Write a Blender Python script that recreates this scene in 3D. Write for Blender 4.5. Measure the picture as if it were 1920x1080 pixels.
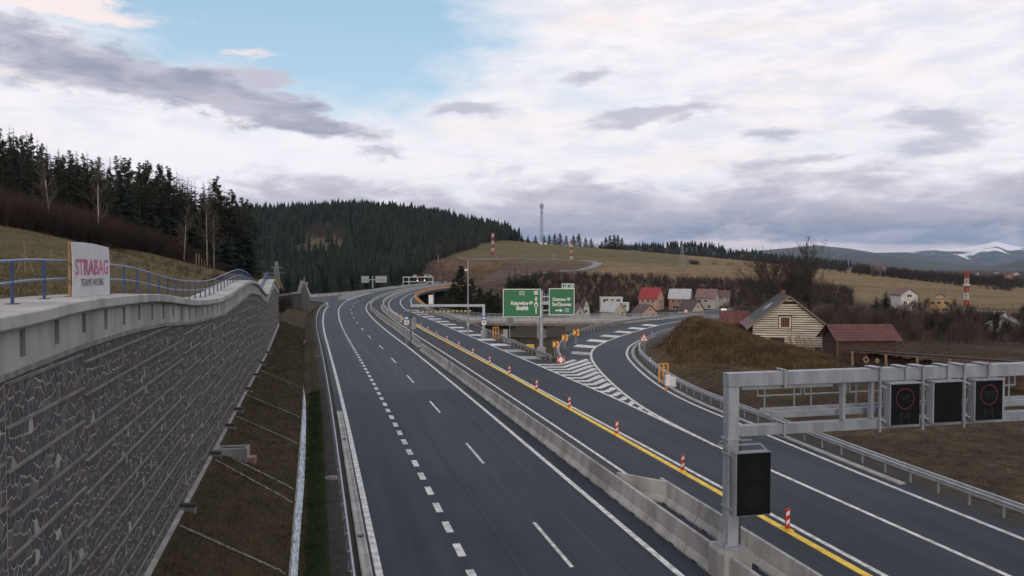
import bpy, bmesh, math, random
import numpy as np
from mathutils import Vector, Matrix
from mathutils.geometry import tessellate_polygon
random.seed(7); RNG = np.random.default_rng(11)
for o in list(bpy.data.objects): bpy.data.objects.remove(o)
scene = bpy.context.scene
COL = scene.collection
R = math.radians
# ------------------------------------------------------------------ camera
CAM_H = 11.5; YAW = R(14.35); PITCH = math.atan(42 / 1450); FPX = 1450.0
cam = bpy.data.cameras.new('camera'); cam.lens = 36 * FPX / 1920; cam.sensor_width = 36
cam.clip_start = 0.5; cam.clip_end = 60000
camo = bpy.data.objects.new('camera', cam); COL.objects.link(camo)
camo.location = (0, 0, CAM_H); camo.rotation_euler = (math.pi / 2 - PITCH, 0, -YAW)
scene.camera = camo
# ------------------------------------------------------------------ world: dusk sky with cloud sheets
SUN_EL, SUN_AZ = R(14), R(200)          # azimuth clockwise from +Y: behind the camera
world = bpy.data.worlds.new('World'); scene.world = world; world.use_nodes = True
wt = world.node_tree; wt.nodes.clear()
def N(t, kind, **kw):
    n = t.nodes.new(kind)
    for k, v in kw.items(): setattr(n, k, v)
    return n
class E:
    """tiny expression helper for math nodes"""
    def __init__(s, t, sock): s.t = t; s.s = sock
    def op(s, o, *a, clamp=False):
        n = s.t.nodes.new('ShaderNodeMath'); n.operation = o; n.use_clamp = clamp
        for i, v in enumerate((s,) + a):
            if isinstance(v, E): s.t.links.new(v.s, n.inputs[i])
            else: n.inputs[i].default_value = v
        return E(s.t, n.outputs[0])
    def __add__(s, b): return s.op('ADD', b)
    def __sub__(s, b): return s.op('SUBTRACT', b)
    def __mul__(s, b): return s.op('MULTIPLY', b)
    def __rmul__(s, b): return s.op('MULTIPLY', b)
    def __radd__(s, b): return s.op('ADD', b)
    def __rsub__(s, b): return (s * -1.0) + b
    def __truediv__(s, b): return s.op('DIVIDE', b)
    def exp(s): return s.op('EXPONENT')
    def ss(s, a, b):
        n = s.t.nodes.new('ShaderNodeMapRange'); n.interpolation_type = 'SMOOTHSTEP'
        s.t.links.new(s.s, n.inputs[0]); n.inputs[1].default_value = a; n.inputs[2].default_value = b
        return E(s.t, n.outputs[0])
def mixc(t, f, a, b):
    n = t.nodes.new('ShaderNodeMix'); n.data_type = 'RGBA'
    for i, v in ((0, f), (6, a), (7, b)):
        if isinstance(v, E): t.links.new(v.s, n.inputs[i])
        elif isinstance(v, (tuple, list)): n.inputs[i].default_value = (*v[:3], 1)
        elif isinstance(v, (int, float)): n.inputs[i].default_value = v
        else: t.links.new(v, n.inputs[i])
    return n.outputs[2]
def noise(t, vec, scale, detail=4, rough=0.55, dist=0.0):
    n = t.nodes.new('ShaderNodeTexNoise'); t.links.new(vec, n.inputs['Vector'])
    n.inputs['Scale'].default_value = scale; n.inputs['Detail'].default_value = detail
    n.inputs['Roughness'].default_value = rough; n.inputs['Distortion'].default_value = dist
    return E(t, n.outputs[0])
def comb(t, x, y, z):
    n = t.nodes.new('ShaderNodeCombineXYZ')
    for i, v in enumerate((x, y, z)):
        if isinstance(v, E): t.links.new(v.s, n.inputs[i])
        else: n.inputs[i].default_value = v
    return n.outputs[0]
sky = N(wt, 'ShaderNodeTexSky', sky_type='NISHITA', sun_disc=False)
sky.sun_elevation = SUN_EL; sky.sun_rotation = SUN_AZ; sky.air_density = 1.0; sky.dust_density = 1.0; sky.ozone_density = 2.0
tc = N(wt, 'ShaderNodeTexCoord'); sx = N(wt, 'ShaderNodeSeparateXYZ'); wt.links.new(tc.outputs['Generated'], sx.inputs[0])
dx, dy, dz = (E(wt, sx.outputs[i]) for i in range(3))
az = dx.op('ARCTAN2', dy) * (180 / math.pi)          # degrees from the road direction, + to the right
el = dz.op('ARCSINE') * (180 / math.pi)
pv = comb(wt, az * 0.10, el * 0.27, 0.0)
wa = noise(wt, comb(wt, az * 0.22, el * 0.55, 1.7), 1.0, 6, 0.62); we = noise(wt, comb(wt, az * 0.22, el * 0.55, 8.7), 1.0, 6, 0.62)
azw = az + (wa - 0.5) * 7.0; elw = el + (we - 0.5) * 3.2          # ragged cloud outlines
n1 = noise(wt, pv, 1.1, 7, 0.58, 0.4)                # large billows
n2 = noise(wt, comb(wt, az * 0.10 + 7.3, el * 0.34, 3.1), 2.3, 6, 0.6, 0.3)
n3 = noise(wt, comb(wt, az * 0.07 + 2.0, el * 0.45, 9.0), 1.0, 5, 0.55)
def blob(a, e, ra, re, tilt=0.0):                    # soft elliptical cloud core around (azimuth, elevation)
    u = (azw - a) ; v = (elw - e) - u * tilt
    u = u / ra; v = v / re
    return ((u * u + v * v) * -1.0).exp()
skyc = N(wt, 'ShaderNodeVectorMath', operation='SCALE'); wt.links.new(sky.outputs[0], skyc.inputs[0]); skyc.inputs['Scale'].default_value = 1.05
col = skyc.outputs[0]
SKYB = 0.1
def C(r, g, b): return tuple((pow(v / 255.0, 2.2)) / SKYB for v in (r, g, b))
# pale high blue, then layers of cloud
col = mixc(wt, el.ss(26, 2) * 0.9, col, C(205, 224, 234))
col = mixc(wt, 0.55, col, C(168, 206, 232))
# white, slightly pink veil: everywhere except a clear window towards the upper left of the road
clear = blob(-0.5, 17.3, 12.5, 6.0, -0.05) + blob(-14, 20.5, 13, 2.8)
veil = ((1.0 - clear * 1.3) + (n1 - 0.5) * 1.3 + (n2 - 0.5) * 0.4).ss(0.2, 0.95)
vc = mixc(wt, n2.ss(0.35, 0.7), C(246, 240, 243), C(222, 222, 232))
vc = mixc(wt, (n3.ss(0.48, 0.72)) * el.ss(1.5, 10) * 0.8, vc, C(250, 236, 229))
col = mixc(wt, veil * 0.95, col, vc)
# bright stretch under the left cloud
col = mixc(wt, (blob(2, 8.2, 14, 1.8) + blob(-12, 6.5, 9, 1.8)).op('MINIMUM', 1.0) * 0.75, col, C(242, 240, 245))
# the long grey cloud on the left, with a lit upper rim
b1 = blob(-17, 13.4, 14, 2.0, -0.13) + blob(-3, 10.6, 8.0, 1.15, -0.19) * 1.1
rim = blob(-17, 16.4, 10, 1.1, -0.10)
m_r = (rim + (n1 - 0.5) * 0.9 + (n2 - 0.5) * 0.8).ss(0.32, 0.75)
col = mixc(wt, m_r * 0.9, col, C(246, 231, 228))
m1 = (b1 + (n1 - 0.5) * 1.1 + (n2 - 0.5) * 0.9).ss(0.34, 0.9)
gc = mixc(wt, n2.ss(0.34, 0.66), C(186, 184, 199), C(143, 149, 170)); gc = mixc(wt, n3.ss(0.45, 0.75) * 0.5, gc, C(205, 197, 206))
col = mixc(wt, m1 * 0.93, col, gc)
for a, e, ra, re, c in ((-3.7, 14.3, 2.6, 0.7, (240, 224, 224)), (-2.9, 12.6, 3.0, 0.75, (193, 184, 198))):
    mm = (blob(a, e, ra, re) * 1.0 + (n2 - 0.5) * 1.2 + (n1 - 0.5) * 0.6).ss(0.35, 0.95)
    col = mixc(wt, mm * 0.85, col, C(*c))
# scattered dark scud on the right
scud = None
for a, e, ra, re, t in ((19.7, 13.7, 2.4, .7, .1), (26.4, 10.9, 4.2, .8, .16), (23.3, 11.0, 2.6, .6, .1), (33, 9.0, 2.6, .6, -.1), (36, 7.3, 3.0, .5, .05),
                        (42.5, 9.2, 3.4, .9, -.15), (43, 7.4, 3.2, 1.0, 0), (11, 11.4, 2.8, .6, .05), (5, 8.0, 2.0, .5, .05), (50, 12, 3, .9, 0), (-30, 9, 4, 1, 0), (70, 12, 5, 1, 0), (62, 8, 4, 1, 0), (-80, 12, 6, 1.2, 0), (140, 11, 6, 1.2, 0), (-140, 12, 6, 1.2, 0)):
    bb = blob(a, e, ra, re, t); scud = bb if scud is None else scud + bb
ms = (scud * 1.0 + (n2 - 0.5) * 1.5 + (n1 - 0.5) * 0.8).ss(0.3, 1.1)
col = mixc(wt, ms * 0.8, col, C(182, 181, 197))
# grey layer along the horizon, ragged upper edge, thicker and bluer towards the right
edge = (n1 - 0.5) * 6.0 + (n2 - 0.5) * 3.5 + (wa - 0.5) * 4.0
up = 6.2 + edge
band = ((up - el) / 2.2 + 0.35).ss(0.0, 1.0)
bc = mixc(wt, ((up - el) / 5.6).ss(0.05, 0.75), C(204, 198, 209), C(122, 132, 154))
bc = mixc(wt, n2.ss(0.42, 0.66) * 0.7, bc, C(176, 173, 190)); bc = mixc(wt, wa.ss(0.5, 0.68) * 0.5, bc, C(205, 196, 204))
col = mixc(wt, band * 0.93, col, bc)
# thin bright slot between that layer and the horizon
slot = ((n3 - 0.5) * 2.6 + (we - 0.5) * 1.6 + 1.75 - el).ss(-0.25, 0.45) * (0.2 + 0.8 * az.ss(14, 30))
col = mixc(wt, slot * 0.9, col, C(232, 214, 214))
gl = el.ss(0.0, -4.0)
col = mixc(wt, gl, col, C(70, 68, 66))
bg = N(wt, 'ShaderNodeBackground'); bg.inputs[1].default_value = SKYB
wt.links.new(col, bg.inputs[0]); wo = N(wt, 'ShaderNodeOutputWorld'); wt.links.new(bg.outputs[0], wo.inputs[0])
world.cycles.sampling_method = 'MANUAL'; world.cycles.sample_map_resolution = 512
# ------------------------------------------------------------------ sun (thin, through cloud) and exposure
sl = bpy.data.lights.new('sun', 'SUN'); sl.energy = 1.1; sl.angle = R(12); sl.color = (1.0, 0.84, 0.68)
so = bpy.data.objects.new('sun', sl); COL.objects.link(so)
sd = Vector((math.sin(SUN_AZ) * math.cos(SUN_EL), math.cos(SUN_AZ) * math.cos(SUN_EL), math.sin(SUN_EL)))
so.rotation_euler = sd.to_track_quat('Z', 'Y').to_euler(); so.location = (0, 0, 80)
scene.view_settings.view_transform = 'Standard'; scene.view_settings.look = 'None'
scene.view_settings.exposure = 0.15; scene.view_settings.gamma = 1.0; scene.view_settings.use_curve_mapping = False
scene.render.engine = 'CYCLES'; scene.render.resolution_x = 1024; scene.render.resolution_y = 576
scene.cycles.max_bounces = 6; scene.cycles.transparent_max_bounces = 8; scene.cycles.volume_bounces = 0
# ------------------------------------------------------------------ helpers
_f = np.array([math.sin(YAW) * math.cos(PITCH), math.cos(YAW) * math.cos(PITCH), -math.sin(PITCH)])
_r = np.array([math.cos(YAW), -math.sin(YAW), 0.0]); _u = np.cross(_r, _f)
def at(x, y, D):
    """survey: the world point at bearing/height (x, y) on the photo and D metres away along the view axis"""
    d = _f + (x - 960) / FPX * _r + (540 - y) / FPX * _u
    p = np.array([0, 0, CAM_H]) + d * D; return Vector(p)
def bearing(x): return YAW + math.atan((x - 960) / FPX)
def pxD(X, Y, Z=0.0):
    v = np.stack([X, Y, np.zeros_like(X) + Z - CAM_H], -1); z = v @ _f
    return 960 + FPX * (v @ _r) / np.maximum(z, 0.1), 540 - FPX * (v @ _u) / np.maximum(z, 0.1), z
MATS = {}
def mat(name, color, rough=0.7, var=0.25, scale=1.0, color2=None, bump=0.0, bscale=None, metal=0.0, coords='world', detail=5, spec=0.5, stretch=None, emit=None, backface=False):
    """procedural material: base colour mottled by noise, optional second colour, optional bump"""
    if name in MATS: return MATS[name]
    m = bpy.data.materials.new(name); m.use_nodes = True; t = m.node_tree
    b = t.nodes['Principled BSDF']; b.inputs['Roughness'].default_value = rough; b.inputs['Metallic'].default_value = metal
    b.inputs['Specular IOR Level'].default_value = spec
    if coords == 'world':
        vec = t.nodes.new('ShaderNodeNewGeometry').outputs['Position']
    else:
        vec = t.nodes.new('ShaderNodeTexCoord').outputs['Object']
    if stretch:
        mp = t.nodes.new('ShaderNodeMapping'); t.links.new(vec, mp.inputs[0]); mp.inputs['Scale'].default_value = stretch; vec = mp.outputs[0]
    n = noise(t, vec, scale, detail, 0.6)
    c2 = color2 or tuple(max(0, c * (1 - var)) for c in color); c1 = color if color2 else tuple(c * (1 + var) for c in color)
    cc = mixc(t, n.ss(0.32, 0.68), c2, c1)
    oi = t.nodes.new('ShaderNodeObjectInfo')
    hsv = t.nodes.new('ShaderNodeHueSaturation'); t.links.new(cc, hsv.inputs['Color'])
    vv = E(t, oi.outputs['Random']) * 0.2 + 0.9; t.links.new(vv.s, hsv.inputs['Value'])
    t.links.new(hsv.outputs[0], b.inputs['Base Color'])
    if bump:
        bn = t.nodes.new('ShaderNodeBump'); bn.inputs['Strength'].default_value = bump; bn.inputs['Distance'].default_value = 0.05
        nb = noise(t, vec, bscale or scale * 6, 5, 0.65); t.links.new(nb.s, bn.inputs['Height']); t.links.new(bn.outputs[0], b.inputs['Normal'])
    if emit:
        b.inputs['Emission Color'].default_value = (*emit[0], 1); b.inputs['Emission Strength'].default_value = emit[1]
    MATS[name] = m; return m
def setp(o, label=None, cat=None, group=None, kind=None):
    if label: o['label'] = label
    if cat: o['category'] = cat
    if group: o['group'] = group
    if kind: o['kind'] = kind
    return o
def thing(name, label, cat, loc=(0, 0, 0), rz=0.0, group=None):
    o = bpy.data.objects.new(name, None); o.empty_display_size = 0.2; COL.objects.link(o); o.location = loc; o.rotation_euler = (0, 0, rz)
    return setp(o, label, cat, group)
def link(name, me, parent=None, loc=None, rot=None):
    o = bpy.data.objects.new(name, me); COL.objects.link(o)
    if parent: o.parent = parent
    if loc is not None: o.location = loc
    if rot is not None: o.rotation_euler = rot
    return o
def copy_tree(o, parent=None):
    c = o.copy(); COL.objects.link(c); c.parent = parent
    for ch in o.children: copy_tree(ch, c)
    return c
class MB:
    def __init__(s): s.v = []; s.f = []; s.mi = []
    def add(s, vs, fs, mi=0):
        b = len(s.v); s.v += [tuple(v) for v in vs]; s.f += [tuple(b + i for i in f) for f in fs]; s.mi += [mi] * len(fs); return s
    def box(s, c, size, rz=0.0, mi=0):
        x, y, z = (d / 2 for d in size); cs, sn = math.cos(rz), math.sin(rz)
        vs = [(c[0] + cs * a - sn * b_, c[1] + sn * a + cs * b_, c[2] + d) for d in (-z, z) for a, b_ in ((-x, -y), (x, -y), (x, y), (-x, y))]
        return s.add(vs, [(3, 2, 1, 0), (4, 5, 6, 7), (0, 1, 5, 4), (1, 2, 6, 5), (2, 3, 7, 6), (3, 0, 4, 7)], mi)
    def bx(s, x0, x1, y0, y1, z0, z1, mi=0): return s.box(((x0 + x1) / 2, (y0 + y1) / 2, (z0 + z1) / 2), (x1 - x0, y1 - y0, z1 - z0), 0, mi)
    def tube(s, p0, p1, r0, r1=None, n=8, caps=True, mi=0):
        p0, p1 = Vector(p0), Vector(p1); r1 = r0 if r1 is None else r1; d = (p1 - p0)
        if d.length < 1e-6: return s
        d.normalize(); a = d.orthogonal().normalized(); b = d.cross(a)
        vs = [p + (a * math.cos(2 * math.pi * i / n) + b * math.sin(2 * math.pi * i / n)) * r for p, r in ((p0, r0), (p1, r1)) for i in range(n)]
        fs = [(i, (i + 1) % n, n + (i + 1) % n, n + i) for i in range(n)]
        if caps: fs += [tuple(range(n - 1, -1, -1)), tuple(range(n, 2 * n))]
        return s.add(vs, fs, mi)
    def beam(s, p0, p1, w, h, mi=0):
        """square bar from p0 to p1, w across, h upright"""
        p0, p1 = Vector(p0), Vector(p1); d = (p1 - p0).normalized()
        up = Vector((0, 0, 1)) if abs(d.z) < 0.95 else Vector((0, 1, 0))
        a = d.cross(up).normalized() * w / 2; b = a.normalized().cross(d) * h / 2
        vs = [p + i * a + j * b for p in (p0, p1) for i, j in ((-1, -1), (1, -1), (1, 1), (-1, 1))]
        return s.add(vs, [(0, 1, 2, 3), (7, 6, 5, 4), (0, 4, 5, 1), (1, 5, 6, 2), (2, 6, 7, 3), (3, 7, 4, 0)], mi)
    def prism(s, poly, y0, y1, mi=0):
        """polygon in x,z pushed along y"""
        n = len(poly); vs = [(p[0], y, p[1]) for y in (y0, y1) for p in poly]
        return s.add(vs, [tuple(range(n)), tuple(range(2 * n - 1, n - 1, -1))] + [(i, n + i, n + (i + 1) % n, (i + 1) % n) for i in range(n)], mi)
    def sweep(s, path, prof, closed=True, up=None, mi=0, caps=True):
        """profile of (offset right, z) swept along a world polyline of (x, y, z)"""
        m = len(prof); vs = []
        P = [Vector(p) for p in path]
        for i, p in enumerate(P):
            d = (P[min(i + 1, len(P) - 1)] - P[max(i - 1, 0)]); d.z = 0; d.normalize(); r = Vector((d.y, -d.x, 0))
            vs += [p + r * a + Vector((0, 0, z)) for a, z in prof]
        fs = []
        for i in range(len(P) - 1):
            for j in range(m if closed else m - 1):
                k = (j + 1) % m; fs.append((i * m + j, i * m + k, (i + 1) * m + k, (i + 1) * m + j))
        if closed and caps: fs += [tuple(range(m - 1, -1, -1)), tuple((len(P) - 1) * m + j for j in range(m))]
        return s.add(vs, fs, mi)
    def mesh(s, name, mats, org=None, smooth=False):
        me = bpy.data.meshes.new(name)
        v = s.v if org is None else [(a - org[0], b - org[1], c - org[2]) for a, b, c in s.v]
        me.from_pydata(v, [], s.f)
        for m in (mats if isinstance(mats, (list, tuple)) else [mats]): me.materials.append(m)
        if any(s.mi): me.polygons.foreach_set('material_index', s.mi)
        if smooth: me.polygons.foreach_set('use_smooth', [True] * len(s.f))
        me.update(); return me
    def build(s, name, mats, parent=None, world=False, smooth=False):
        """world=True: the coordinates are world ones and the parent has no rotation"""
        return link(name, s.mesh(name, mats, parent.location if (world and parent) else None, smooth), parent)
def npmesh(name, V, F, m, smooth=False):
    """V (n,3), F (m,k) numpy -> mesh"""
    me = bpy.data.meshes.new(name); n, k = len(F), F.shape[1]
    me.vertices.add(len(V)); me.vertices.foreach_set('co', np.asarray(V, np.float32).ravel())
    me.loops.add(n * k); me.loops.foreach_set('vertex_index', F.astype(np.int32).ravel())
    me.polygons.add(n); me.polygons.foreach_set('loop_start', np.arange(0, n * k, k, dtype=np.int32))
    if smooth: me.polygons.foreach_set('use_smooth', np.ones(n, bool))
    for a in (m if isinstance(m, (list, tuple)) else [m]): me.materials.append(a)
    me.update(calc_edges=True); me.validate(); return me
def scatter(protos, P, S, A, which=None):
    """join copies of prototype (V,F tri) arrays at points P, scales S (n,) or (n,3), turns A"""
    Vs, Fs, b = [], [], 0
    which = RNG.integers(0, len(protos), len(P)) if which is None else which
    S = np.asarray(S); S = S[:, None].repeat(3, 1) if S.ndim == 1 else S
    for k, (V, F) in enumerate(protos):
        ix = np.where(which == k)[0]
        if not len(ix): continue
        c, s_ = np.cos(A[ix])[:, None], np.sin(A[ix])[:, None]; v = V[None] * S[ix][:, None, :]
        w = np.stack([v[..., 0] * c - v[..., 1] * s_, v[..., 0] * s_ + v[..., 1] * c, v[..., 2]], -1) + P[ix][:, None, :]
        Vs.append(w.reshape(-1, 3)); n = len(V)
        Fs.append((F[None] + (b + np.arange(len(ix)) * n)[:, None, None]).reshape(-1, 3)); b += n * len(ix)
    return np.concatenate(Vs), np.concatenate(Fs)
def spline(pts, step=2.0):
    """Catmull-Rom through 2-D/3-D points, resampled at about `step` metres"""
    P = [np.array(p, float) for p in pts]; P = [2 * P[0] - P[1]] + P + [2 * P[-1] - P[-2]]; out = []
    for i in range(1, len(P) - 2):
        n = max(1, int(np.linalg.norm(P[i + 1] - P[i]) / step))
        t0 = 0.0; d = [max(np.linalg.norm(P[i + k] - P[i + k - 1]) ** 0.5, 1e-4) for k in (0, 1, 2)]
        t1 = t0 + d[0]; t2 = t1 + d[1]; t3 = t2 + d[2]
        for q in range(n):
            t = t1 + (t2 - t1) * q / n
            A1 = (t1 - t) / (t1 - t0) * P[i - 1] + (t - t0) / (t1 - t0) * P[i]; A2 = (t2 - t) / (t2 - t1) * P[i] + (t - t1) / (t2 - t1) * P[i + 1]
            A3 = (t3 - t) / (t3 - t2) * P[i + 1] + (t - t2) / (t3 - t2) * P[i + 2]
            B1 = (t2 - t) / (t2 - t0) * A1 + (t - t0) / (t2 - t0) * A2; B2 = (t3 - t) / (t3 - t1) * A2 + (t - t1) / (t3 - t1) * A3
            out.append((t2 - t) / (t2 - t1) * B1 + (t - t1) / (t2 - t1) * B2)
    out.append(P[-2]); return np.array(out)
class Line:
    """a polyline with arc length; off(s, d) gives the point d metres to the right"""
    def __init__(s, pts, step=2.0):
        s.p = spline(pts, step); d = np.gradient(s.p, axis=0); d /= np.linalg.norm(d, axis=1)[:, None]
        s.n = np.stack([d[:, 1], -d[:, 0]], 1); s.t = d
        s.s = np.concatenate([[0], np.cumsum(np.linalg.norm(np.diff(s.p, axis=0), axis=1))])
    def at(s, q, d=0.0):
        x = np.array([np.interp(q, s.s, s.p[:, 0]), np.interp(q, s.s, s.p[:, 1])]); n = np.array([np.interp(q, s.s, s.n[:, 0]), np.interp(q, s.s, s.n[:, 1])])
        return x + n / np.linalg.norm(n) * d
    def heading(s, q):
        return math.atan2(np.interp(q, s.s, s.t[:, 1]), np.interp(q, s.s, s.t[:, 0])) - math.pi / 2     # rz that turns +Y along the line
    def s_at_y(s, Y): return float(np.interp(Y, s.p[:, 1], s.s))
    def run(s, s0, s1, d, step=2.0, z=0.0):
        n = max(1, int((s1 - s0) / step)); fd = d if callable(d) else (lambda q: d)
        return [(*s.at(q, fd(q)), z) for q in np.linspace(s0, s1, n + 1)]
_text = {}
def text_mesh(body, mt, w, h=None, bold=0.0):
    """flat lettering, centred, fitted to width w (and height h), standing in the x,z plane and facing -y"""
    c = bpy.data.curves.new('lettering', 'FONT'); c.body = body; c.align_x = 'CENTER'; c.align_y = 'CENTER'; c.size = 1; c.offset = bold; c.resolution_u = 3
    o = bpy.data.objects.new('lettering', c); COL.objects.link(o)
    me = bpy.data.meshes.new_from_object(o.evaluated_get(bpy.context.evaluated_depsgraph_get())); bpy.data.objects.remove(o)
    n = len(me.vertices); a = np.empty(n * 3, np.float32); me.vertices.foreach_get('co', a); a = a.reshape(-1, 3)
    lo, hi = a.min(0), a.max(0); c0 = (lo + hi) / 2; sc = w / (hi[0] - lo[0]); sz = sc if h is None else h / (hi[1] - lo[1])
    b = np.stack([(a[:, 0] - c0[0]) * sc, np.zeros(n), (a[:, 1] - c0[1]) * sz], 1)
    me.vertices.foreach_set('co', b.astype(np.float32).ravel()); me.materials.clear(); me.materials.append(mt); me.update(); return me
# ------------------------------------------------------------------ materials of the setting
M_conc = mat('concrete', (0.27, 0.265, 0.26), 0.85, 0.22, 0.9, bump=0.15, bscale=14)
M_conc2 = mat('parapet_concrete', (0.30, 0.295, 0.29), 0.85, 0.25, 0.7, bump=0.15, bscale=12, stretch=(1, 1, 0.35))
M_galv = mat('galvanised_steel', (0.29, 0.315, 0.35), 0.42, 0.12, 2.0, metal=0.35)
M_grey = mat('grey_paint', (0.205, 0.228, 0.258), 0.5, 0.17, 2.2, stretch=(1, 1, .3), bump=.05)
M_white = mat('white_road_paint', (0.47, 0.475, 0.48), 0.75, 0.34, 2.6, bump=0.1)
M_yellow = mat('yellow_road_tape', (0.68, 0.46, 0.035), 0.6, 0.18, 2.2)
M_dark = mat('dark_steel', (0.03, 0.03, 0.034), 0.5, 0.2, 2)
M_black = mat('black_panel', (0.005, 0.006, 0.008), 0.6, 0.2, 3, spec=.12)
M_wood = mat('weathered_wood', (0.17, 0.125, 0.085), 0.85, 0.35, 3.0, bump=0.2, stretch=(1, 1, 6))
M_bark = mat('bark', (0.075, 0.06, 0.05), 0.9, 0.35, 2.0, bump=0.3)
M_twig = mat('bare_twigs', (0.036, 0.026, 0.022), 0.9, 0.4, 0.05, coords='world')
def ground_mat(name, stops, rough=0.95, bump=0.5, fine=2.2, big=0.035):
    """soil/grass: three colours mixed by broad and fine noise in world space"""
    m = bpy.data.materials.new(name); m.use_nodes = True; t = m.node_tree; b = t.nodes['Principled BSDF']
    b.inputs['Roughness'].default_value = rough; b.inputs['Specular IOR Level'].default_value = 0.15
    pos = t.nodes.new('ShaderNodeNewGeometry').outputs['Position']
    a = noise(t, pos, big, 6, 0.6); f_ = noise(t, pos, fine, 6, 0.7); g_ = noise(t, pos, fine * 0.22, 5, 0.65)
    c = mixc(t, a.ss(0.36, 0.62), stops[0], stops[1]); c = mixc(t, g_.ss(0.40, 0.68), c, stops[2]); c = mixc(t, f_.ss(0.46, 0.75) * 0.6, c, tuple(v * 1.7 for v in stops[2]))
    c = mixc(t, f_.ss(0.52, 0.25) * 0.6, c, tuple(v * 0.4 for v in stops[0]))
    t.links.new(c, b.inputs['Base Color'])
    bn = t.nodes.new('ShaderNodeBump'); bn.inputs['Strength'].default_value = bump; bn.inputs['Distance'].default_value = 0.15
    t.links.new(noise(t, pos, fine * 2, 6, 0.7).s, bn.inputs['Height']); t.links.new(bn.outputs[0], b.inputs['Normal'])
    MATS[name] = m; return m
M_verge = ground_mat('verge_grass', ((0.045, 0.031, 0.017), (0.058, 0.043, 0.022), (0.036, 0.03, 0.014)))
M_green = ground_mat('green_strip', ((0.020, 0.034, 0.010), (0.028, 0.044, 0.014), (0.02, 0.03, 0.011)))
M_gravel = ground_mat('gravel', ((0.06, 0.056, 0.055), (0.08, 0.074, 0.07), (0.05, 0.046, 0.044)), fine=9, bump=0.8)
M_hillgrass = ground_mat('hillside_grass', ((0.105, 0.078, 0.033), (0.088, 0.073, 0.031), (0.066, 0.052, 0.026)), fine=1.2)
# ------------------------------------------------------------------ alignments (world metres, +Y along the road)
A = Line([(13.1, -40), (13.1, 20), (13.1, 64), (12.8, 106), (12.3, 140), (12.3, 170), (13.2, 206), (14.6, 226), (16.5, 245), (20.4, 272), (30.2, 323), (42.3, 372), (62, 430), (92, 500), (135, 580), (190, 660)])
sY = A.s_at_y
RAMP_L = Line([(24.6, 40), (24.75, 44.3), (25.9, 58.8), (30.75, 81.5), (34.6, 94), (39, 103.5), (51.8, 122), (72.2, 145.2), (95, 163), (115, 175)])
RAMP_R = Line([(28.7, -40), (28.8, 25), (29.7, 45.5), (31.0, 63), (36.1, 84), (40.4, 96), (47, 108), (66, 131), (90, 150), (110, 162)])
PAR_R = Line([(27.3, 86), (27.5, 106), (28.3, 134), (28.2, 165), (28.3, 190), (28.9, 206), (31.6, 241), (34.9, 278), (40.5, 314), (50, 353), (64, 393), (85.3, 431), (122, 507), (190, 610)])
GORE_R = Line([(27.9, 86), (30.2, 94.5), (35.9, 109), (44.9, 125), (57.8, 140), (71, 151), (94, 169), (114, 181)])
LRAMP = Line([(2.2, 225), (3.2, 240), (2.6, 250), (0.5, 258), (-3.5, 267), (-14, 281), (-34, 300)])
FARL = Line([(-34, 313), (-14, 297), (-2, 291), (3, 297), (12.5, 315.5), (25.7, 352), (47.6, 418), (79, 501), (111.8, 565), (165, 640)])
poly = []
poly += [tuple(A.at(q, -11.5)) for q in np.arange(0, sY(228), 4)]
poly += [tuple(p) for p in LRAMP.p[2::2]] + [tuple(p) for p in FARL.p[::2]]
poly += [tuple(p) for p in PAR_R.p[::-2]] + [tuple(p) for p in GORE_R.p[::2]] + [tuple(RAMP_R.at(q, 0.95)) for q in np.arange(RAMP_R.s[-1], 0, -3)]
def poly_dist(X, Y, P):
    """signed distance to polygon P (negative inside)"""
    P = np.array(P); Q = np.roll(P, -1, 0); d = np.full(X.shape, 1e9); ins = np.zeros(X.shape, bool)
    for (ax, ay), (bx, by) in zip(P, Q):
        ex, ey = bx - ax, by - ay; l = max(ex * ex + ey * ey, 1e-9); t = np.clip(((X - ax) * ex + (Y - ay) * ey) / l, 0, 1)
        d = np.minimum(d, (X - ax - t * ex) ** 2 + (Y - ay - t * ey) ** 2)
        c = ((ay > Y) != (by > Y)); ins ^= c & (X < (bx - ax) * (Y - ay) / (by - ay if by != ay else 1e-9) + ax)
    d = np.sqrt(d); return np.where(ins, -d, d)
class TPS:
    def __init__(s, pts, scale=100.0, reg=0.02):
        p = np.array(pts, float); s.sc = scale; s.c = p[:, :2] / scale; n = len(p)
        K = s.k(s.c[:, None] - s.c[None]); K += np.eye(n) * reg; Pm = np.c_[np.ones(n), s.c]
        Am = np.zeros((n + 3, n + 3)); Am[:n, :n] = K; Am[:n, n:] = Pm; Am[n:, :n] = Pm.T
        s.w = np.linalg.solve(Am, np.r_[p[:, 2], 0, 0, 0])
    @staticmethod
    def k(d):
        r2 = (d ** 2).sum(-1); return np.where(r2 > 1e-12, 0.5 * r2 * np.log(np.maximum(r2, 1e-12)), 0)
    def __call__(s, X, Y):
        X = np.asarray(X, float); sh = X.shape; q = np.stack([X.ravel(), np.asarray(Y, float).ravel()], -1) / s.sc; out = np.zeros(len(q))
        for i in range(0, len(q), 20000):
            qq = q[i:i + 20000]; out[i:i + 20000] = s.k(qq[:, None] - s.c[None]) @ s.w[:-3] + s.w[-3] + qq @ s.w[-2:]
        return out.reshape(sh)
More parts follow.
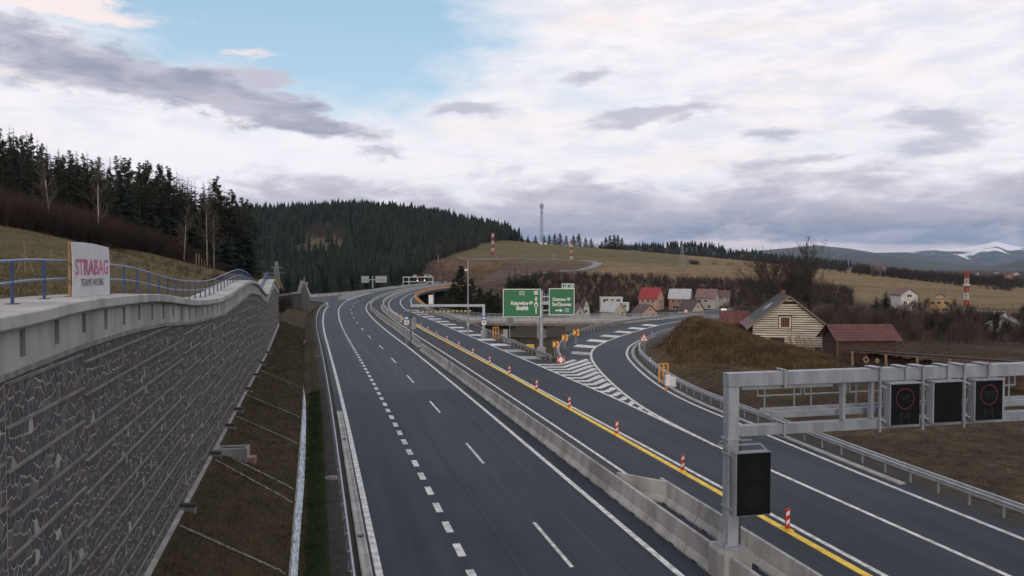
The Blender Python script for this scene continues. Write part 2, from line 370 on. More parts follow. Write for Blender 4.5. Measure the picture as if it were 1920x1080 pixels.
CP = [(34, -40, -.3), (34, 20, -.2), (34, 45, 0), (36, 65, .2), (42, 82, .5), (51, 98, .6), (45, 10, -.4), (62, 25, 0.2), (85, 35, .8), (46, 48, .7), (56, 60, 1.0), (72, 60, 1.3), (95, 55, 1.0), (120, 40, .8),
      (40, 260, -7), (70, 300, -9), (20, 300, -5), (0, 330, -5), (60, 222, -8.5), (95, 400, -8), (55, 190, -7), (28, 92, -.35), (31, 110, -.9), (34, 135, -2.2), (43, 150, -4), (-30, 330, -5), (-30, 240, -3), (10, 380, -7), (-60, 380, -4),
      (-100, 200, -4), (-60, 60, -4), (-60, -40, -3), (10, -60, -.4), (10, 100, -.5), (14, 200, -.5), (0, 60, -2), (60, -60, -.3), (200, -100, 0), (-200, -100, -3), (75, 112, 2.5), (90, 130, 1.0), (110, 145, -.5), (80, 170, -4), (125, 190, -4)]
def cps(*l):
    for x, y, D in l: p = at(x, y, D); CP.append((p.x, p.y, p.z))
def cpz(*l):
    for x, D, z in l: p = at(x, 498, D); CP.append((p.x, p.y, z))
cpz((1470, 90, 1.5), (1400, 96, 1.8), (1560, 84, 1.5), (1650, 76, 1.4), (1900, 72, 1.2), (1560, 110, 1.0), (1800, 110, .3), (1500, 200, -4), (1800, 200, -5), (1320, 230, -9), (1100, 230, -10),
    (1000, 310, -9), (1100, 305, -8.4), (1210, 305, -8.2), (1320, 305, -8.2), (1450, 300, -7.5), (1690, 285, -6), (1800, 285, -6.3), (1900, 290, -9), (2100, 290, -8), (1700, 380, -6), (1900, 340, -10), (2100, 400, -8), (2400, 300, -3),
    (1500, 950, 0), (1900, 950, -12), (1700, 950, -6), (2200, 900, -10), (1500, 2600, -6), (1900, 2600, -8), (1000, 1300, 20), (1200, 1200, 10), (1400, 1100, 0), (500, 1400, 45), (800, 1400, 40), (1000, 2600, -5), (500, 2600, 0), (0, 2600, 0), (2500, 1500, -8), (-800, 900, 40))
cps((1200, 524, 440), (1400, 530, 440), (1500, 538, 430), (1080, 520, 440), (1500, 506, 610), (1600, 517, 590), (1700, 529, 570), (1900, 551, 530), (2100, 560, 520), (1600, 545, 440), (1800, 562, 430),
    (900, 482, 560), (1000, 484, 560), (1100, 489, 545), (1000, 470, 660), (950, 451, 800), (1000, 456, 800), (1100, 464, 800), (1200, 471, 780), (1300, 480, 740), (1400, 489, 690), (860, 465, 680), (1200, 495, 560), (1300, 502, 540),
    (800, 487, 530), (800, 521, 455), (900, 491, 535), (900, 522, 455), (950, 528, 430), (1100, 508, 490), (1000, 530, 430), (860, 530, 440),
    (480, 545, 440), (600, 548, 440), (700, 545, 445), (760, 538, 450), (500, 486, 600), (600, 462, 650), (640, 450, 690), (700, 480, 600), (480, 414, 900), (600, 406, 900), (700, 404, 900), (780, 412, 890), (850, 428, 870), (920, 446, 850), (300, 415, 900), (0, 420, 900), (760, 490, 560))
tps = TPS(CP)
MOUND = [tuple(at(x, 498, D)[:2]) + (h, w) for x, D, h, w in ((1286, 97, 4.0, 6.6), (1312, 94, 3.7, 6.5), (1345, 90, 2.8, 6.0), (1390, 87, 1.8, 5.5), (1435, 84, 1.5, 5.0), (1478, 81, 0.9, 4.5))]
def mound(X, Y):
    b = np.zeros_like(X)
    for mx, my, h, w in MOUND: b = np.maximum(b, h * np.exp(-((X - mx) ** 2 + (Y - my) ** 2) / w ** 2))
    return b
_wob = [(RNG.uniform(.02, .35), RNG.uniform(0, 6.28), RNG.uniform(0, 6.28)) for _ in range(14)]
def wobble(X, Y):
    o = np.zeros_like(X)
    for k, a, p in _wob: o += np.sin(k * (X * math.cos(a) + Y * math.sin(a)) + p) * 0.035 / (k + 0.12)
    return o * 0.5
def ground_z(X, Y, road=True):
    X = np.asarray(X, float); Y = np.asarray(Y, float); r = np.hypot(X, Y)
    z = np.clip(tps(X, Y), -16, 90); z = z * np.clip((3200 - r) / 800, 0, 1) + (-6) * (1 - np.clip((3200 - r) / 800, 0, 1))
    z = z + wobble(X, Y) * np.clip(r / 200, .3, 1.5) + mound(X, Y)
    if road:
        d = poly_dist(X, Y, poly[::2]); t = np.clip((d - 0.6) / 7, 0, 1); t = t * t * (3 - 2 * t); t = np.maximum(t, np.clip((Y - 205) / 25, 0, 1))
        z = z * t + (-0.22) * (1 - t); z = np.where((d < 3) & (Y > 195) & (Y < 520), np.minimum(z, -0.6), z)
    hid = np.clip((-2.0 - X) / 3, 0, 1) * np.clip((238 - Y) / 20, 0, 1); z = z * (1 - hid) + np.minimum(z, -3.0) * hid
    return z
def gz(x, y): return float(ground_z(np.array([x]), np.array([y]))[0])
ang = np.r_[np.arange(-62, -48, 1.0), np.arange(-48, 80, 0.3), np.arange(80, 298, 4.0)]; rad = np.geomspace(7, 9000, 230)
GA, GR = np.meshgrid(np.radians(ang), rad); GX, GY = GR * np.sin(GA), GR * np.cos(GA); GZ = ground_z(GX, GY)
na, nr = len(ang), len(rad); idx = np.arange(na * nr).reshape(nr, na); nx = np.roll(idx, -1, 1)
F = np.stack([idx[:-1], nx[:-1], nx[1:], idx[1:]], -1).reshape(-1, 4)[:, ::-1]
gm = bpy.data.materials.new('ground'); gm.use_nodes = True; t = gm.node_tree; b = t.nodes['Principled BSDF']; b.inputs['Roughness'].default_value = 0.95; b.inputs['Specular IOR Level'].default_value = 0.1
pos = t.nodes.new('ShaderNodeNewGeometry').outputs['Position']; att = t.nodes.new('ShaderNodeAttribute'); att.attribute_name = 'cover'
a_ = noise(t, pos, 0.02, 6, 0.6); f_ = noise(t, pos, 1.3, 7, 0.72); g_ = noise(t, pos, 0.25, 6, 0.68)
mp = t.nodes.new('ShaderNodeMapping'); t.links.new(pos, mp.inputs[0]); mp.inputs['Rotation'].default_value = (0, 0, R(25)); mp.inputs['Scale'].default_value = (0.01, 0.09, 0.05)
st = noise(t, mp.outputs[0], 1.0, 5, 0.6)
c = mixc(t, g_.ss(0.38, 0.66), att.outputs['Color'], mixc(t, 1.0, att.outputs['Color'], att.outputs['Color']))
hs = t.nodes.new('ShaderNodeHueSaturation'); t.links.new(att.outputs['Color'], hs.inputs['Color'])
val = (f_.ss(0.3, 0.72) * 0.75 + 0.55) * (g_.ss(0.32, 0.7) * 0.55 + 0.72) * (st.ss(0.35, 0.65) * 0.35 + 0.82); t.links.new(val.s, hs.inputs['Value'])
t.links.new((a_ * 0.04 + 0.48).s, hs.inputs['Hue']); t.links.new(hs.outputs[0], b.inputs['Base Color'])
bn = t.nodes.new('ShaderNodeBump'); bn.inputs['Strength'].default_value = 0.6; bn.inputs['Distance'].default_value = 0.2; t.links.new(f_.s, bn.inputs['Height']); t.links.new(bn.outputs[0], b.inputs['Normal'])
me = npmesh('ground', np.stack([GX, GY, GZ], -1).reshape(-1, 3), F, gm, True)
# land cover: what grows where (world areas)
pxg, pyg, Dg = pxD(GX, GY, GZ)
pxg = pxg + 14 * np.sin(GX * .05) * np.sin(GY * .043 + 1) + 8 * np.sin(GX * .13 + GY * .11); Dg = Dg * (1 + .018 * np.sin(GX * .037 + 2) * np.sin(GY * .05) + .01 * np.sin(GX * .11 - GY * .09))
cov = np.zeros(GX.shape + (4,)); cov[..., 3] = 1
def paint(mask, c, w=1.0): cov[mask, :3] = cov[mask, :3] * (1 - w) + np.array(c) * w
cov[..., :3] = (0.055, 0.042, 0.026)
front = Dg > 5
paint(front & (Dg > 150), (0.05, 0.037, 0.026)); paint(front & (Dg > 235) & (Dg < 430), (0.047, 0.037, 0.024))
paint(front & (Dg > 400) & (pxg > 1080) & (Dg < 900), (0.175, 0.122, 0.062))
paint(front & (Dg > 370) & (Dg < 900) & (pxg > 1540), (0.165, 0.12, 0.06))
paint(front & (Dg > 420) & (Dg < 575) & (pxg > 740) & (pxg < 1110), (0.10, 0.065, 0.047))
paint(front & (Dg > 545) & (Dg < 900) & (pxg > 800) & (pxg < 1290), (0.115, 0.095, 0.042))
paint(front & (Dg > 560) & (Dg < 900) & (pxg > 1290), (0.17, 0.122, 0.06))
paint(front & (pxg < 800) & (Dg > 380), (0.022, 0.022, 0.014))
paint(front & (Dg > 585) & (Dg < 745) & (pxg > 535) & (pxg < 660), (0.11, 0.085, 0.05))
paint(front & (Dg > 900), (0.06, 0.052, 0.035)); paint(front & (Dg > 3000), (0.05, 0.055, 0.045))
paint(mound(GX, GY) > 0.35, (0.09, 0.062, 0.036))
for _ in range(3): cov[1:-1] = (cov[:-2] + 2 * cov[1:-1] + cov[2:]) / 4; cov = (np.roll(cov, 1, 1) + 2 * cov + np.roll(cov, -1, 1)) / 4
ca = me.color_attributes.new('cover', 'FLOAT_COLOR', 'POINT'); ca.data.foreach_set('color', cov.reshape(-1).astype(np.float32))
setp(link('ground', me), kind='structure')
# ------------------------------------------------------------------ hillside above the wall
WALL_X = -5.5
CAPZ = [(0, 10.38), (17, 10.36), (20, 10.42), (28.7, 10.26), (32.3, 10.05), (37.7, 9.68), (44, 9.45), (50.6, 9.39), (57.2, 9.6), (65, 9.88), (72, 9.92), (80.7, 9.43), (88, 8.55), (95.8, 7.95), (102.8, 8.45), (110, 9.05), (117, 9.26), (124, 8.8), (131, 8.1), (146, 7.2)]
_cz = spline(CAPZ, 0.5)
def capz(Y): return float(np.interp(Y, _cz[:, 0], _cz[:, 1]))
HP = [(-7.0, y, capz(y) + 0.12) for y in (-20, -5, 5, 12, 20, 28, 34, 40, 46, 52, 60, 68, 75, 82, 90, 96, 103, 110, 117, 124, 131)] + [(-7, 150, 2.6), (-7, 170, 1.8), (-6.2, 200, 1.5), (-5, 235, 1.2), (-20, 175, 5.2), (-20, 205, 3.6), (-20, 250, 0), (-30, 320, -3), (-100, 330, 0)]
for x, y, D in ((0, 500, 28), (60, 476, 40), (-300, 470, 40), (0, 420, 70), (200, 468, 90), (330, 492, 115), (420, 521, 150), (0, 395, 100), (200, 440, 130), (330, 470, 155), (430, 507, 195), (0, 355, 165), (300, 430, 210), (450, 490, 250), (-500, 380, 80), (-500, 300, 170), (-900, 380, 50)):
    p = at(x, y, D); HP.append((p.x, p.y, p.z))
htps = TPS(HP, 60)
ys = np.arange(-24, 330, 1.3); us = np.r_[0, np.geomspace(0.6, 190, 110)]
HY, HU = np.meshgrid(ys, us, indexing='ij'); edge = np.where(HY < 147, -6.95, np.interp(HY, [147, 158, 180, 206, 235, 330], [-6.95, -6.9, -6.7, -5.9, -4.0, -22])); HX = edge - HU
def hill_z(X, Y): return htps(X, Y) + wobble(X * 2, Y * 2) * 0.25 * np.clip((-8 - X) / 6, 0, 1)
HZ = hill_z(HX, HY); HZ[:, -1] -= 25; HZ[-1] -= 20
hi = np.arange(HX.size).reshape(HX.shape); F = np.stack([hi[:-1, :-1], hi[:-1, 1:], hi[1:, 1:], hi[1:, :-1]], -1).reshape(-1, 4)
setp(link('hillside', npmesh('hillside', np.stack([HX, HY, HZ], -1).reshape(-1, 3), F[:, ::-1] if False else F, M_hillgrass, True)), kind='structure')
yb_ = np.arange(134, 238, 1.0); V = []
for y_ in yb_:
    e_ = float(np.interp(y_, [147, 158, 180, 206, 235, 330], [-6.95, -6.9, -6.7, -5.9, -4.0, -22])); z_ = float(hill_z(np.array([e_ - .3]), np.array([y_]))[0]); q_ = A.at(sY(y_), -18.6)
    for f_ in np.linspace(0, 1, 6): V.append((e_ - .3 + (q_[0] - e_ + .3) * f_, y_, z_ + .02 + (1.24 - z_) * f_ ** .8))
i_ = np.arange(len(V)).reshape(len(yb_), 6); setp(link('bank', npmesh('bank', np.array(V), np.stack([i_[:-1, :-1], i_[:-1, 1:], i_[1:, 1:], i_[1:, :-1]], -1).reshape(-1, 4)[:, ::-1], M_verge, True)), kind='structure')
# ------------------------------------------------------------------ left verge: gravel, green strip, ditch bed, brown slope (swept beside the road)
def strip(name, prof, m, s0, s1, step=2.0, rough=0.0, parent=None):
    q = np.arange(s0, s1 + step, step); V = []
    k = []
    for i in range(len(prof) - 1):
        (a, za), (b_, zb) = prof[i], prof[i + 1]; n = max(1, int(abs(b_ - a) / 0.5)); k += [(a + (b_ - a) * j / n, za + (zb - za) * j / n) for j in range(n)]
    k.append(prof[-1])
    for s_ in q:
        for i, (o_, z_) in enumerate(k):
            p = A.at(s_, o_); V.append((p[0], p[1], z_ + (random.uniform(-rough, rough) if 0 < i < len(k) - 1 else 0)))
    i = np.arange(len(V)).reshape(len(q), len(k)); F = np.stack([i[:-1, :-1], i[1:, :-1], i[1:, 1:], i[:-1, 1:]], -1).reshape(-1, 4)
    o = link(name, npmesh(name, np.array(V), F, m, True)); setp(o, kind='structure'); return o
S0, S1 = sY(-30), sY(236)
strip('gravel_shoulder', [(-11.45, -0.03), (-12.6, -0.09)], M_gravel, S0, S1, rough=0.012)
strip('grass_strip', [(-12.6, -0.09), (-13.2, -0.2), (-13.62, -0.46)], M_green, S0, sY(72), rough=0.02)
strip('grass_strip', [(-12.6, -0.09), (-13.2, -0.2), (-13.62, -0.46)], M_verge, sY(72), S1, rough=0.02)
strip('grass_slope', [(-14.12, -0.46), (-14.6, -0.2), (-18.45, 1.22), (-18.9, 1.3)], M_verge, S0, S1, rough=0.03)
# ------------------------------------------------------------------ asphalt
am = bpy.data.materials.new('asphalt'); am.use_nodes = True; t = am.node_tree; b = t.nodes['Principled BSDF']
pos = t.nodes.new('ShaderNodeNewGeometry').outputs['Position']; sp = t.nodes.new('ShaderNodeSeparateXYZ'); t.links.new(pos, sp.inputs[0]); xx, yy = E(t, sp.outputs[0]), E(t, sp.outputs[1])
fine = noise(t, pos, 9.0, 6, 0.75); broad = noise(t, pos, 0.12, 5, 0.6)
mp = t.nodes.new('ShaderNodeMapping'); t.links.new(pos, mp.inputs[0]); mp.inputs['Scale'].default_value = (1.1, 0.03, 1); lanes = noise(t, mp.outputs[0], 1.0, 4, 0.6)
left_far = (yy + (broad - 0.5) * 1.0).ss(70.6, 71.4) * xx.ss(14.2, 13.6)                       # the older, paler surfacing past the joint
mid_new = (xx.ss(14.5, 15.2) * xx.ss(19.9, 19.5)) * yy.ss(60, 70)                              # the newer strip beside the barrier
c = mixc(t, broad.ss(0.35, 0.65), (0.0105, 0.0150, 0.0245), (0.019, 0.0255, 0.038)); c = mixc(t, lanes.ss(0.42, 0.70) * 0.75, c, (0.040, 0.050, 0.067))
wheel = ((xx - 3.0) * (2 * math.pi / 1.87)).op('COSINE') * 0.5 + 0.5
c = mixc(t, wheel * yy.ss(190, 120) * (lanes * 0.6 + broad * 0.5) * 0.55, c, (0.036, 0.044, 0.058))
seam = ((xx - 7.4).op('ABSOLUTE').ss(0.05, 0.02) + (xx - 17.9).op('ABSOLUTE').ss(0.05, 0.02) + (xx - 11.3).op('ABSOLUTE').ss(0.05, 0.02) + (yy - 55.2).op('ABSOLUTE').ss(0.07, 0.03) + (yy - 96.4).op('ABSOLUTE').ss(0.07, 0.03)).op('MINIMUM', 1.0) * yy.ss(150, 110)
c = mixc(t, seam * 0.6, c, (0.007, 0.008, 0.010)); blot = noise(t, pos, 0.55, 4, 0.5); c = mixc(t, blot.ss(0.66, 0.76) * 0.45, c, (0.009, 0.011, 0.015)); c = mixc(t, noise(t, pos, 2.7, 3, 0.5).ss(0.74, 0.80) * 0.5, c, (0.10, 0.10, 0.105))
c = mixc(t, left_far * 0.55, c, (0.046, 0.052, 0.060)); c = mixc(t, mid_new * 0.6, c, (0.017, 0.016, 0.017))
c = mixc(t, fine.ss(0.55, 0.8) * 0.5, c, (0.066, 0.070, 0.078)); c = mixc(t, fine.ss(0.45, 0.22) * 0.5, c, (0.008, 0.010, 0.013))
t.links.new(c, b.inputs['Base Color']); t.links.new((0.45 + lanes * 0.3 + fine * 0.1).s, b.inputs['Roughness']); b.inputs['Specular IOR Level'].default_value = 0.16
bn = t.nodes.new('ShaderNodeBump'); bn.inputs['Strength'].default_value = 0.35; bn.inputs['Distance'].default_value = 0.02; t.links.new(noise(t, pos, 30, 4, 0.7).s, bn.inputs['Height']); t.links.new(bn.outputs[0], b.inputs['Normal'])
tri = tessellate_polygon([[Vector((x, y, 0)) for x, y in poly]])
me = bpy.data.meshes.new('motorway'); me.from_pydata([(x, y, 0) for x, y in poly], [], [tuple(f) for f in tri]); me.materials.append(am); me.update()
if sum(p.normal.z for p in me.polygons) < 0: me.flip_normals()
road = setp(link('motorway', me), kind='structure')
# ------------------------------------------------------------------ painted markings
def marking(name, mb, m=None, z=0.005): return mb.build(name, m or M_white, road)
def ribbon(mb, path, w):
    n = len(path); P = np.array(path)[:, :2]; d = np.gradient(P, axis=0); d /= np.linalg.norm(d, axis=1)[:, None]; nn = np.stack([d[:, 1], -d[:, 0]], 1)
    L_, R_ = P - nn * w / 2, P + nn * w / 2; z = path[0][2]
    vs = [v for i in range(n) for v in ((*L_[i], z), (*R_[i], z))]
    return mb.add(vs, [(2 * i, 2 * i + 1, 2 * i + 3, 2 * i + 2) for i in range(n - 1)])
ZM = 0.005
def solid(line, s0, s1, off, w, m=None, z=ZM): mb = MB(); ribbon(mb, line.run(s0, s1, off, 2.5, z), w); return marking('edge_line', mb, m)
lw = lambda pts: (lambda q: float(np.interp(q, [sY(p[0]) for p in pts], [p[1] for p in pts])))
solid(A, S0, sY(225), lw([(0, -10.8), (106, -10.9), (168, -10.5), (209, -10.5), (225, -10.6)]), 0.27)
mb = MB(); ribbon(mb, [(*LRAMP.at(q, 0.75), ZM + .004) for q in np.linspace(2, LRAMP.s[-1], 40)], 0.25); marking('edge_line', mb)
solid(A, sY(151), sY(420), lw([(151, -7.2), (200, -7.0), (262, -7.6), (420, -8.2)]), 0.28)
solid(A, S0, sY(470), 0, 0.26)
solid(A, sY(37.5), sY(230), lw([(37, 3.5), (110, 3.7), (150, 4.0), (230, 4.2)]), 0.2)
solid(A, S0, sY(450), lw([(0, 7.45), (70, 7.1), (106, 7.2), (153, 7.2), (188, 6.3), (218, 6.3), (270, 6.1), (334, 6.2), (450, 6.4)]), 0.24)
solid(A, S0, sY(340), lw([(0, 11.9), (44, 11.65), (62, 12.1), (105, 11.9), (157, 12.1), (199, 10.2), (232, 9.8), (309, 9.2), (340, 9.2)]), 0.24)
solid(A, sY(215), sY(420), lw([(215, 12.8), (245, 13.1), (270, 12.6), (420, 12.4)]), 0.24)
mb = MB(); ribbon(mb, [(*p, ZM) for p in RAMP_R.p], 0.26); marking('edge_line', mb)
mb = MB(); ribbon(mb, [(*p, ZM + .004) for p in RAMP_L.p[2:]], 0.28); marking('edge_line', mb)
q = sY(23.4)
for i in range(28):
    y0 = 12 + 16 * i - 0.3
    if y0 > 330: break
    mb = MB(); ribbon(mb, A.run(sY(y0), sY(y0 + 5.3), -3.65 if y0 < 120 else -3.9, 1.4, ZM), 0.16); mb.build('lane_dash', M_white, road)
y = 10.0
while y < 151:
    mb = MB(); ribbon(mb, A.run(sY(y), sY(y + 1.45), lw([(0, -7.5), (110, -7.5), (151, -7.2)])(sY(y)), 1.4, ZM), 0.32); mb.build('lane_dash', M_white, road); y += 2.83
mb = MB(); path = A.run(S0, sY(184), lw([(0, 6.7), (60, 6.7), (80, 6.75), (110, 6.6), (149, 6.6), (184, 5.5)]), 1.0, 0.0)
mb.sweep(path, [(-0.17, 0.0), (-0.15, 0.025), (-0.06, 0.03), (0.06, 0.03), (0.15, 0.025), (0.17, 0.0)], closed=False)
setp(mb.build('yellow_guide_line', M_yellow, road))
# hatched gore: chevrons with the point towards the traffic, then bars along both sides of the island
Mx = lambda y: A.at(sY(y), lw([(0, 11.9), (44, 11.65), (62, 12.1), (105, 11.9)])(sY(y)))[0]
Rx = lambda y: float(np.interp(y, RAMP_L.p[:, 1], RAMP_L.p[:, 0]))
for i in range(17):
    y = 50.5 + 2.15 * i; cx = 0.5 * (Mx(y) + Rx(y)) - 0.02 * (y - 50); k1, k2, w = 0.25, 1.15, 1.05 * min(1, 0.55 + i * 0.05)
    xl = Mx(y) + 0.1; xr = cx
    for _ in range(8): xr = Rx(y + k2 * (xr - cx)) - 0.12
    mb = MB(); yl = y + k1 * (cx - xl); yr = y + k2 * (xr - cx)
    if yr > 88.5: yr = 88.5; xr = cx + (yr - y) / k2
    mb.add([(xl, yl, ZM - .002), (cx, y, ZM - .002), (cx, y + w, ZM - .002), (xl, yl + w, ZM - .002)], [(0, 1, 2, 3)])
    mb.add([(cx, y, ZM - .002), (xr, yr, ZM - .002), (xr, yr + w * 1.3, ZM - .002), (cx, y + w, ZM - .002)], [(0, 1, 2, 3)]); mb.build('hatch_stripe', M_white, road)
mb = MB(); mb.add([(Mx(43.5), 43.5, ZM - .002), (Rx(44.5) + .1, 44.5, ZM - .002), (Rx(50.6), 50.6, ZM - .002), (Mx(51.2), 51.2, ZM - .002)], [(0, 1, 2, 3)]); mb.build('hatch_stripe', M_white, road)
offm = lw([(0, 11.9), (44, 11.65), (62, 12.1), (105, 11.9), (157, 12.1), (199, 10.2), (232, 9.8)])
for i in range(14):
    q0 = sY(91.5 + 8.1 * i); n = 4 if i < 2 else 1
    for j in range(n):
        h = 3.0 / n; g0 = q0 + j * (3.3 / n); w = h * (0.62 if n > 1 else 1)
        pa, pb = A.at(g0, offm(g0) + .15), A.at(g0 + w, offm(g0 + w) + .15); d0 = 2.2 if i == 0 else 2.5
        qa, qb = A.at(g0 - 0.6, offm(g0) + d0), A.at(g0 + w - 0.6, offm(g0 + w) + d0)
        mb = MB(); mb.add([(*pa, ZM - .002), (*qa, ZM - .002), (*qb, ZM - .002), (*pb, ZM - .002)], [(0, 1, 2, 3)]); mb.build('hatch_stripe', M_white, road)
rs = lambda Y: float(np.interp(Y, RAMP_L.p[:, 1], RAMP_L.s))
for i in range(7):
    s_ = rs(93.5) + 8.4 * i; n = 4 if i < 1 else 1; dd = 3.2 if i else 2.6
    for j in range(n):
        h = 3.2 / n; a0 = s_ + j * h; w = h * (0.6 if n > 1 else 1.0)
        p = [RAMP_L.at(a0, -.15), RAMP_L.at(a0 + w, -.15), RAMP_L.at(a0 + w + 1.2, -dd), RAMP_L.at(a0 + 1.2, -dd)]
        mb = MB(); mb.add([(*v, ZM - .002) for v in p], [(0, 1, 2, 3)]); mb.build('hatch_stripe', M_white, road)
for i in range(8):
    s_ = sY(266) + 9 * i; p = [A.at(s_, -7.9), A.at(s_ + 3, -7.9), A.at(s_ + 4.5, -10.6), A.at(s_ + 1.5, -10.6)]
    mb = MB(); mb.add([(*v, ZM - .002) for v in p], [(3, 2, 1, 0)]); mb.build('hatch_stripe', M_white, road)
# ------------------------------------------------------------------ ditch channel in the verge
M_ice = mat('ice_and_pale_concrete', (0.46, 0.53, 0.58), 0.3, 0.2, 1.5)
ditch = thing('drainage_channel', 'narrow pale lined drainage channel running along the foot of the brown grass slope', 'channel', (-0.8, 10, -0.5))
mb = MB(); mb.sweep(A.run(S0, sY(128), -13.87, 2.0, -0.5), [(-0.28, 0.06), (-0.2, 0.05), (-0.12, -0.06), (0.12, -0.06), (0.2, 0.05), (0.28, 0.06), (0.26, -0.15), (-0.26, -0.15)]); mb.build('channel_lining', M_conc, ditch, world=True)
mb = MB(); mb.sweep(A.run(S0, sY(127.8), -13.87, 2.0, -0.5), [(-0.2, 0.045), (0.2, 0.045), (0.14, -0.05), (-0.14, -0.05)]); mb.build('standing_water', M_ice, ditch, world=True)
# cross drains of small setts down the slope
def slope_z(off): return float(np.interp(-off, [13.6, 14.12, 14.6, 18.45, 18.9], [-.46, -.46, -.2, 1.22, 1.3]))
M_sett = mat('pale_setts', (0.17, 0.155, 0.14), 0.85, 0.35, 2.5)
sett_me = MB().box((0, 0, 0), (0.28, 0.11, 0.07)).mesh('sett', M_sett)
for k, (y0, y1) in enumerate(((32.6, 30.6), (43.4, 39.8), (45.2, 42.2), (55.5, 53), (64.5, 62.2), (80, 77))):
    th = thing('slope_drain', ('pale sett row down the slope, ' + ('first one before the headwall', 'beside the headwall on its near side', 'starting under the headwall', 'next one past the headwall', 'second one past the headwall', 'last one along the slope')[k]), 'drain', (*A.at(sY(y1), -14.2), -0.4), group='drains across the grass slope')
    n = 21
    for i in range(n):
        f = (i + .5) / n; p = A.at(sY(y0 + (y1 - y0) * f), -18.3 + 4.0 * f); o = link('sett', sett_me, th, (p[0] - th.location.x, p[1] - th.location.y, slope_z(-18.3 + 4.0 * f) + .02 - th.location.z), (0, 0.33 + random.uniform(-.08, .08), math.atan2(y1 - y0, 4.0) + random.uniform(-.3, .3)))
# concrete headwall and pipe stubs at the wall foot
hw = thing('drain_headwall', 'low concrete headwall box with grating on the slope below the wall', 'headwall', (*A.at(sY(45.2), -17.6), slope_z(-17.6) - .1), -0.1)
mb = MB(); mb.bx(-.85, .85, -.45, -.3, -.2, .62).bx(-.85, .85, .3, .45, -.2, .62).bx(.72, .85, -.3, .3, -.2, .6).bx(-.85, -.72, -.3, .3, -.2, .6); mb.build('box', M_conc, hw)
mb = MB(); mb.bx(-.72, .72, -.3, .3, .5, .54); mb.build('grating', M_dark, hw)
mb = MB(); mb.bx(.85, 1.25, -.3, .3, -.45, .06); mb.build('step', mat('brick_paving', (0.26, 0.16, 0.13), 0.85, 0.25, 5), hw)
for y in (34.6, 44.0, 51.5, 57.2, 66.5, 75, 84, 94):
    w = {34.6: 'closest to the overpass', 44.0: 'above the concrete headwall'}.get(y)
    st = thing('pipe_stub', 'black drain pipe stub poking out at the wall foot' + (', ' + w if w else ' beyond the headwall'), 'pipe', (-5.2, y, 1.42), group='drain pipes at the wall foot')
    MB().tube((-.5, 0, .06), (.28, 0, 0), .1, n=10).build('pipe', M_dark, st); MB().bx(-.3, .3, -.15, .15, -.35, -.12).build('spill_block', M_sett, st)
# manhole
mh = thing('manhole', 'round pale concrete manhole cover in the gravel shoulder', 'manhole', (*A.at(sY(42.8), -12.25), -0.06))
MB().tube((0, 0, -.2), (0, 0, .07), .36, n=24).build('rim', M_conc, mh); MB().tube((0, 0, .07), (0, 0, .1), .3, n=24).build('cover', M_sett, mh)
# ------------------------------------------------------------------ retaining wall
wall = thing('retaining_wall', 'tall retaining wall of dark rubble stone panels with concrete parapet beside the motorway', 'wall', (WALL_X, 14, 1.0))
M_mortar = mat('pale_mortar', (0.25, 0.243, 0.232), 0.9, 0.3, 1.3, bump=0.3)
def stone_mat(name, a, b_):
    return mat(name, a, 0.8, 0.3, 6.0, color2=b_, bump=0.4, bscale=25)
M_st = [stone_mat('dark_stone', (0.072, 0.07, 0.076), (0.042, 0.041, 0.046)), stone_mat('brown_stone', (0.092, 0.08, 0.066), (0.056, 0.048, 0.042)), stone_mat('grey_stone', (0.13, 0.125, 0.12), (0.08, 0.078, 0.08))]
STZ = [(0, 9.53), (15.7, 9.53), (20.3, 9.6), (25.4, 9.55), (30.7, 9.38), (38.3, 8.91), (51.4, 8.49), (60, 8.71), (72.6, 9.12), (82.8, 8.6), (90, 7.75), (97, 7.12), (104, 7.55), (112, 8.15), (120, 8.3), (124, 8.1), (131, 7.35), (146, 6.4)]
def stz(Y): return float(np.interp(Y, [p[0] for p in STZ], [p[1] for p in STZ]))
WY0, WY1 = 6.0, 141.0
def wallx(Y): return WALL_X - max(0, Y - 95) * 0.012
def footz(Y): return 1.12 + max(0, Y - 100) * 0.01
body = MB(); ysb = np.arange(WY0, WY1 + .1, 1.5)
vs = []; 
for y in ysb: vs += [(wallx(y) - .02, y, footz(y) - 1.6), (wallx(y) - .02, y, stz(y)), (wallx(y) - 1.6, y, stz(y)), (wallx(y) - 1.6, y, footz(y) - 1.6)]
body.add(vs, [(4 * i + j, 4 * i + (j + 1) % 4, 4 * i + 4 + (j + 1) % 4, 4 * i + 4 + j) for i in range(len(ysb) - 1) for j in range(4)] + [(0, 1, 2, 3), tuple(4 * (len(ysb) - 1) + j for j in (3, 2, 1, 0))])
body.build('mortar_body', M_mortar, wall, world=True)
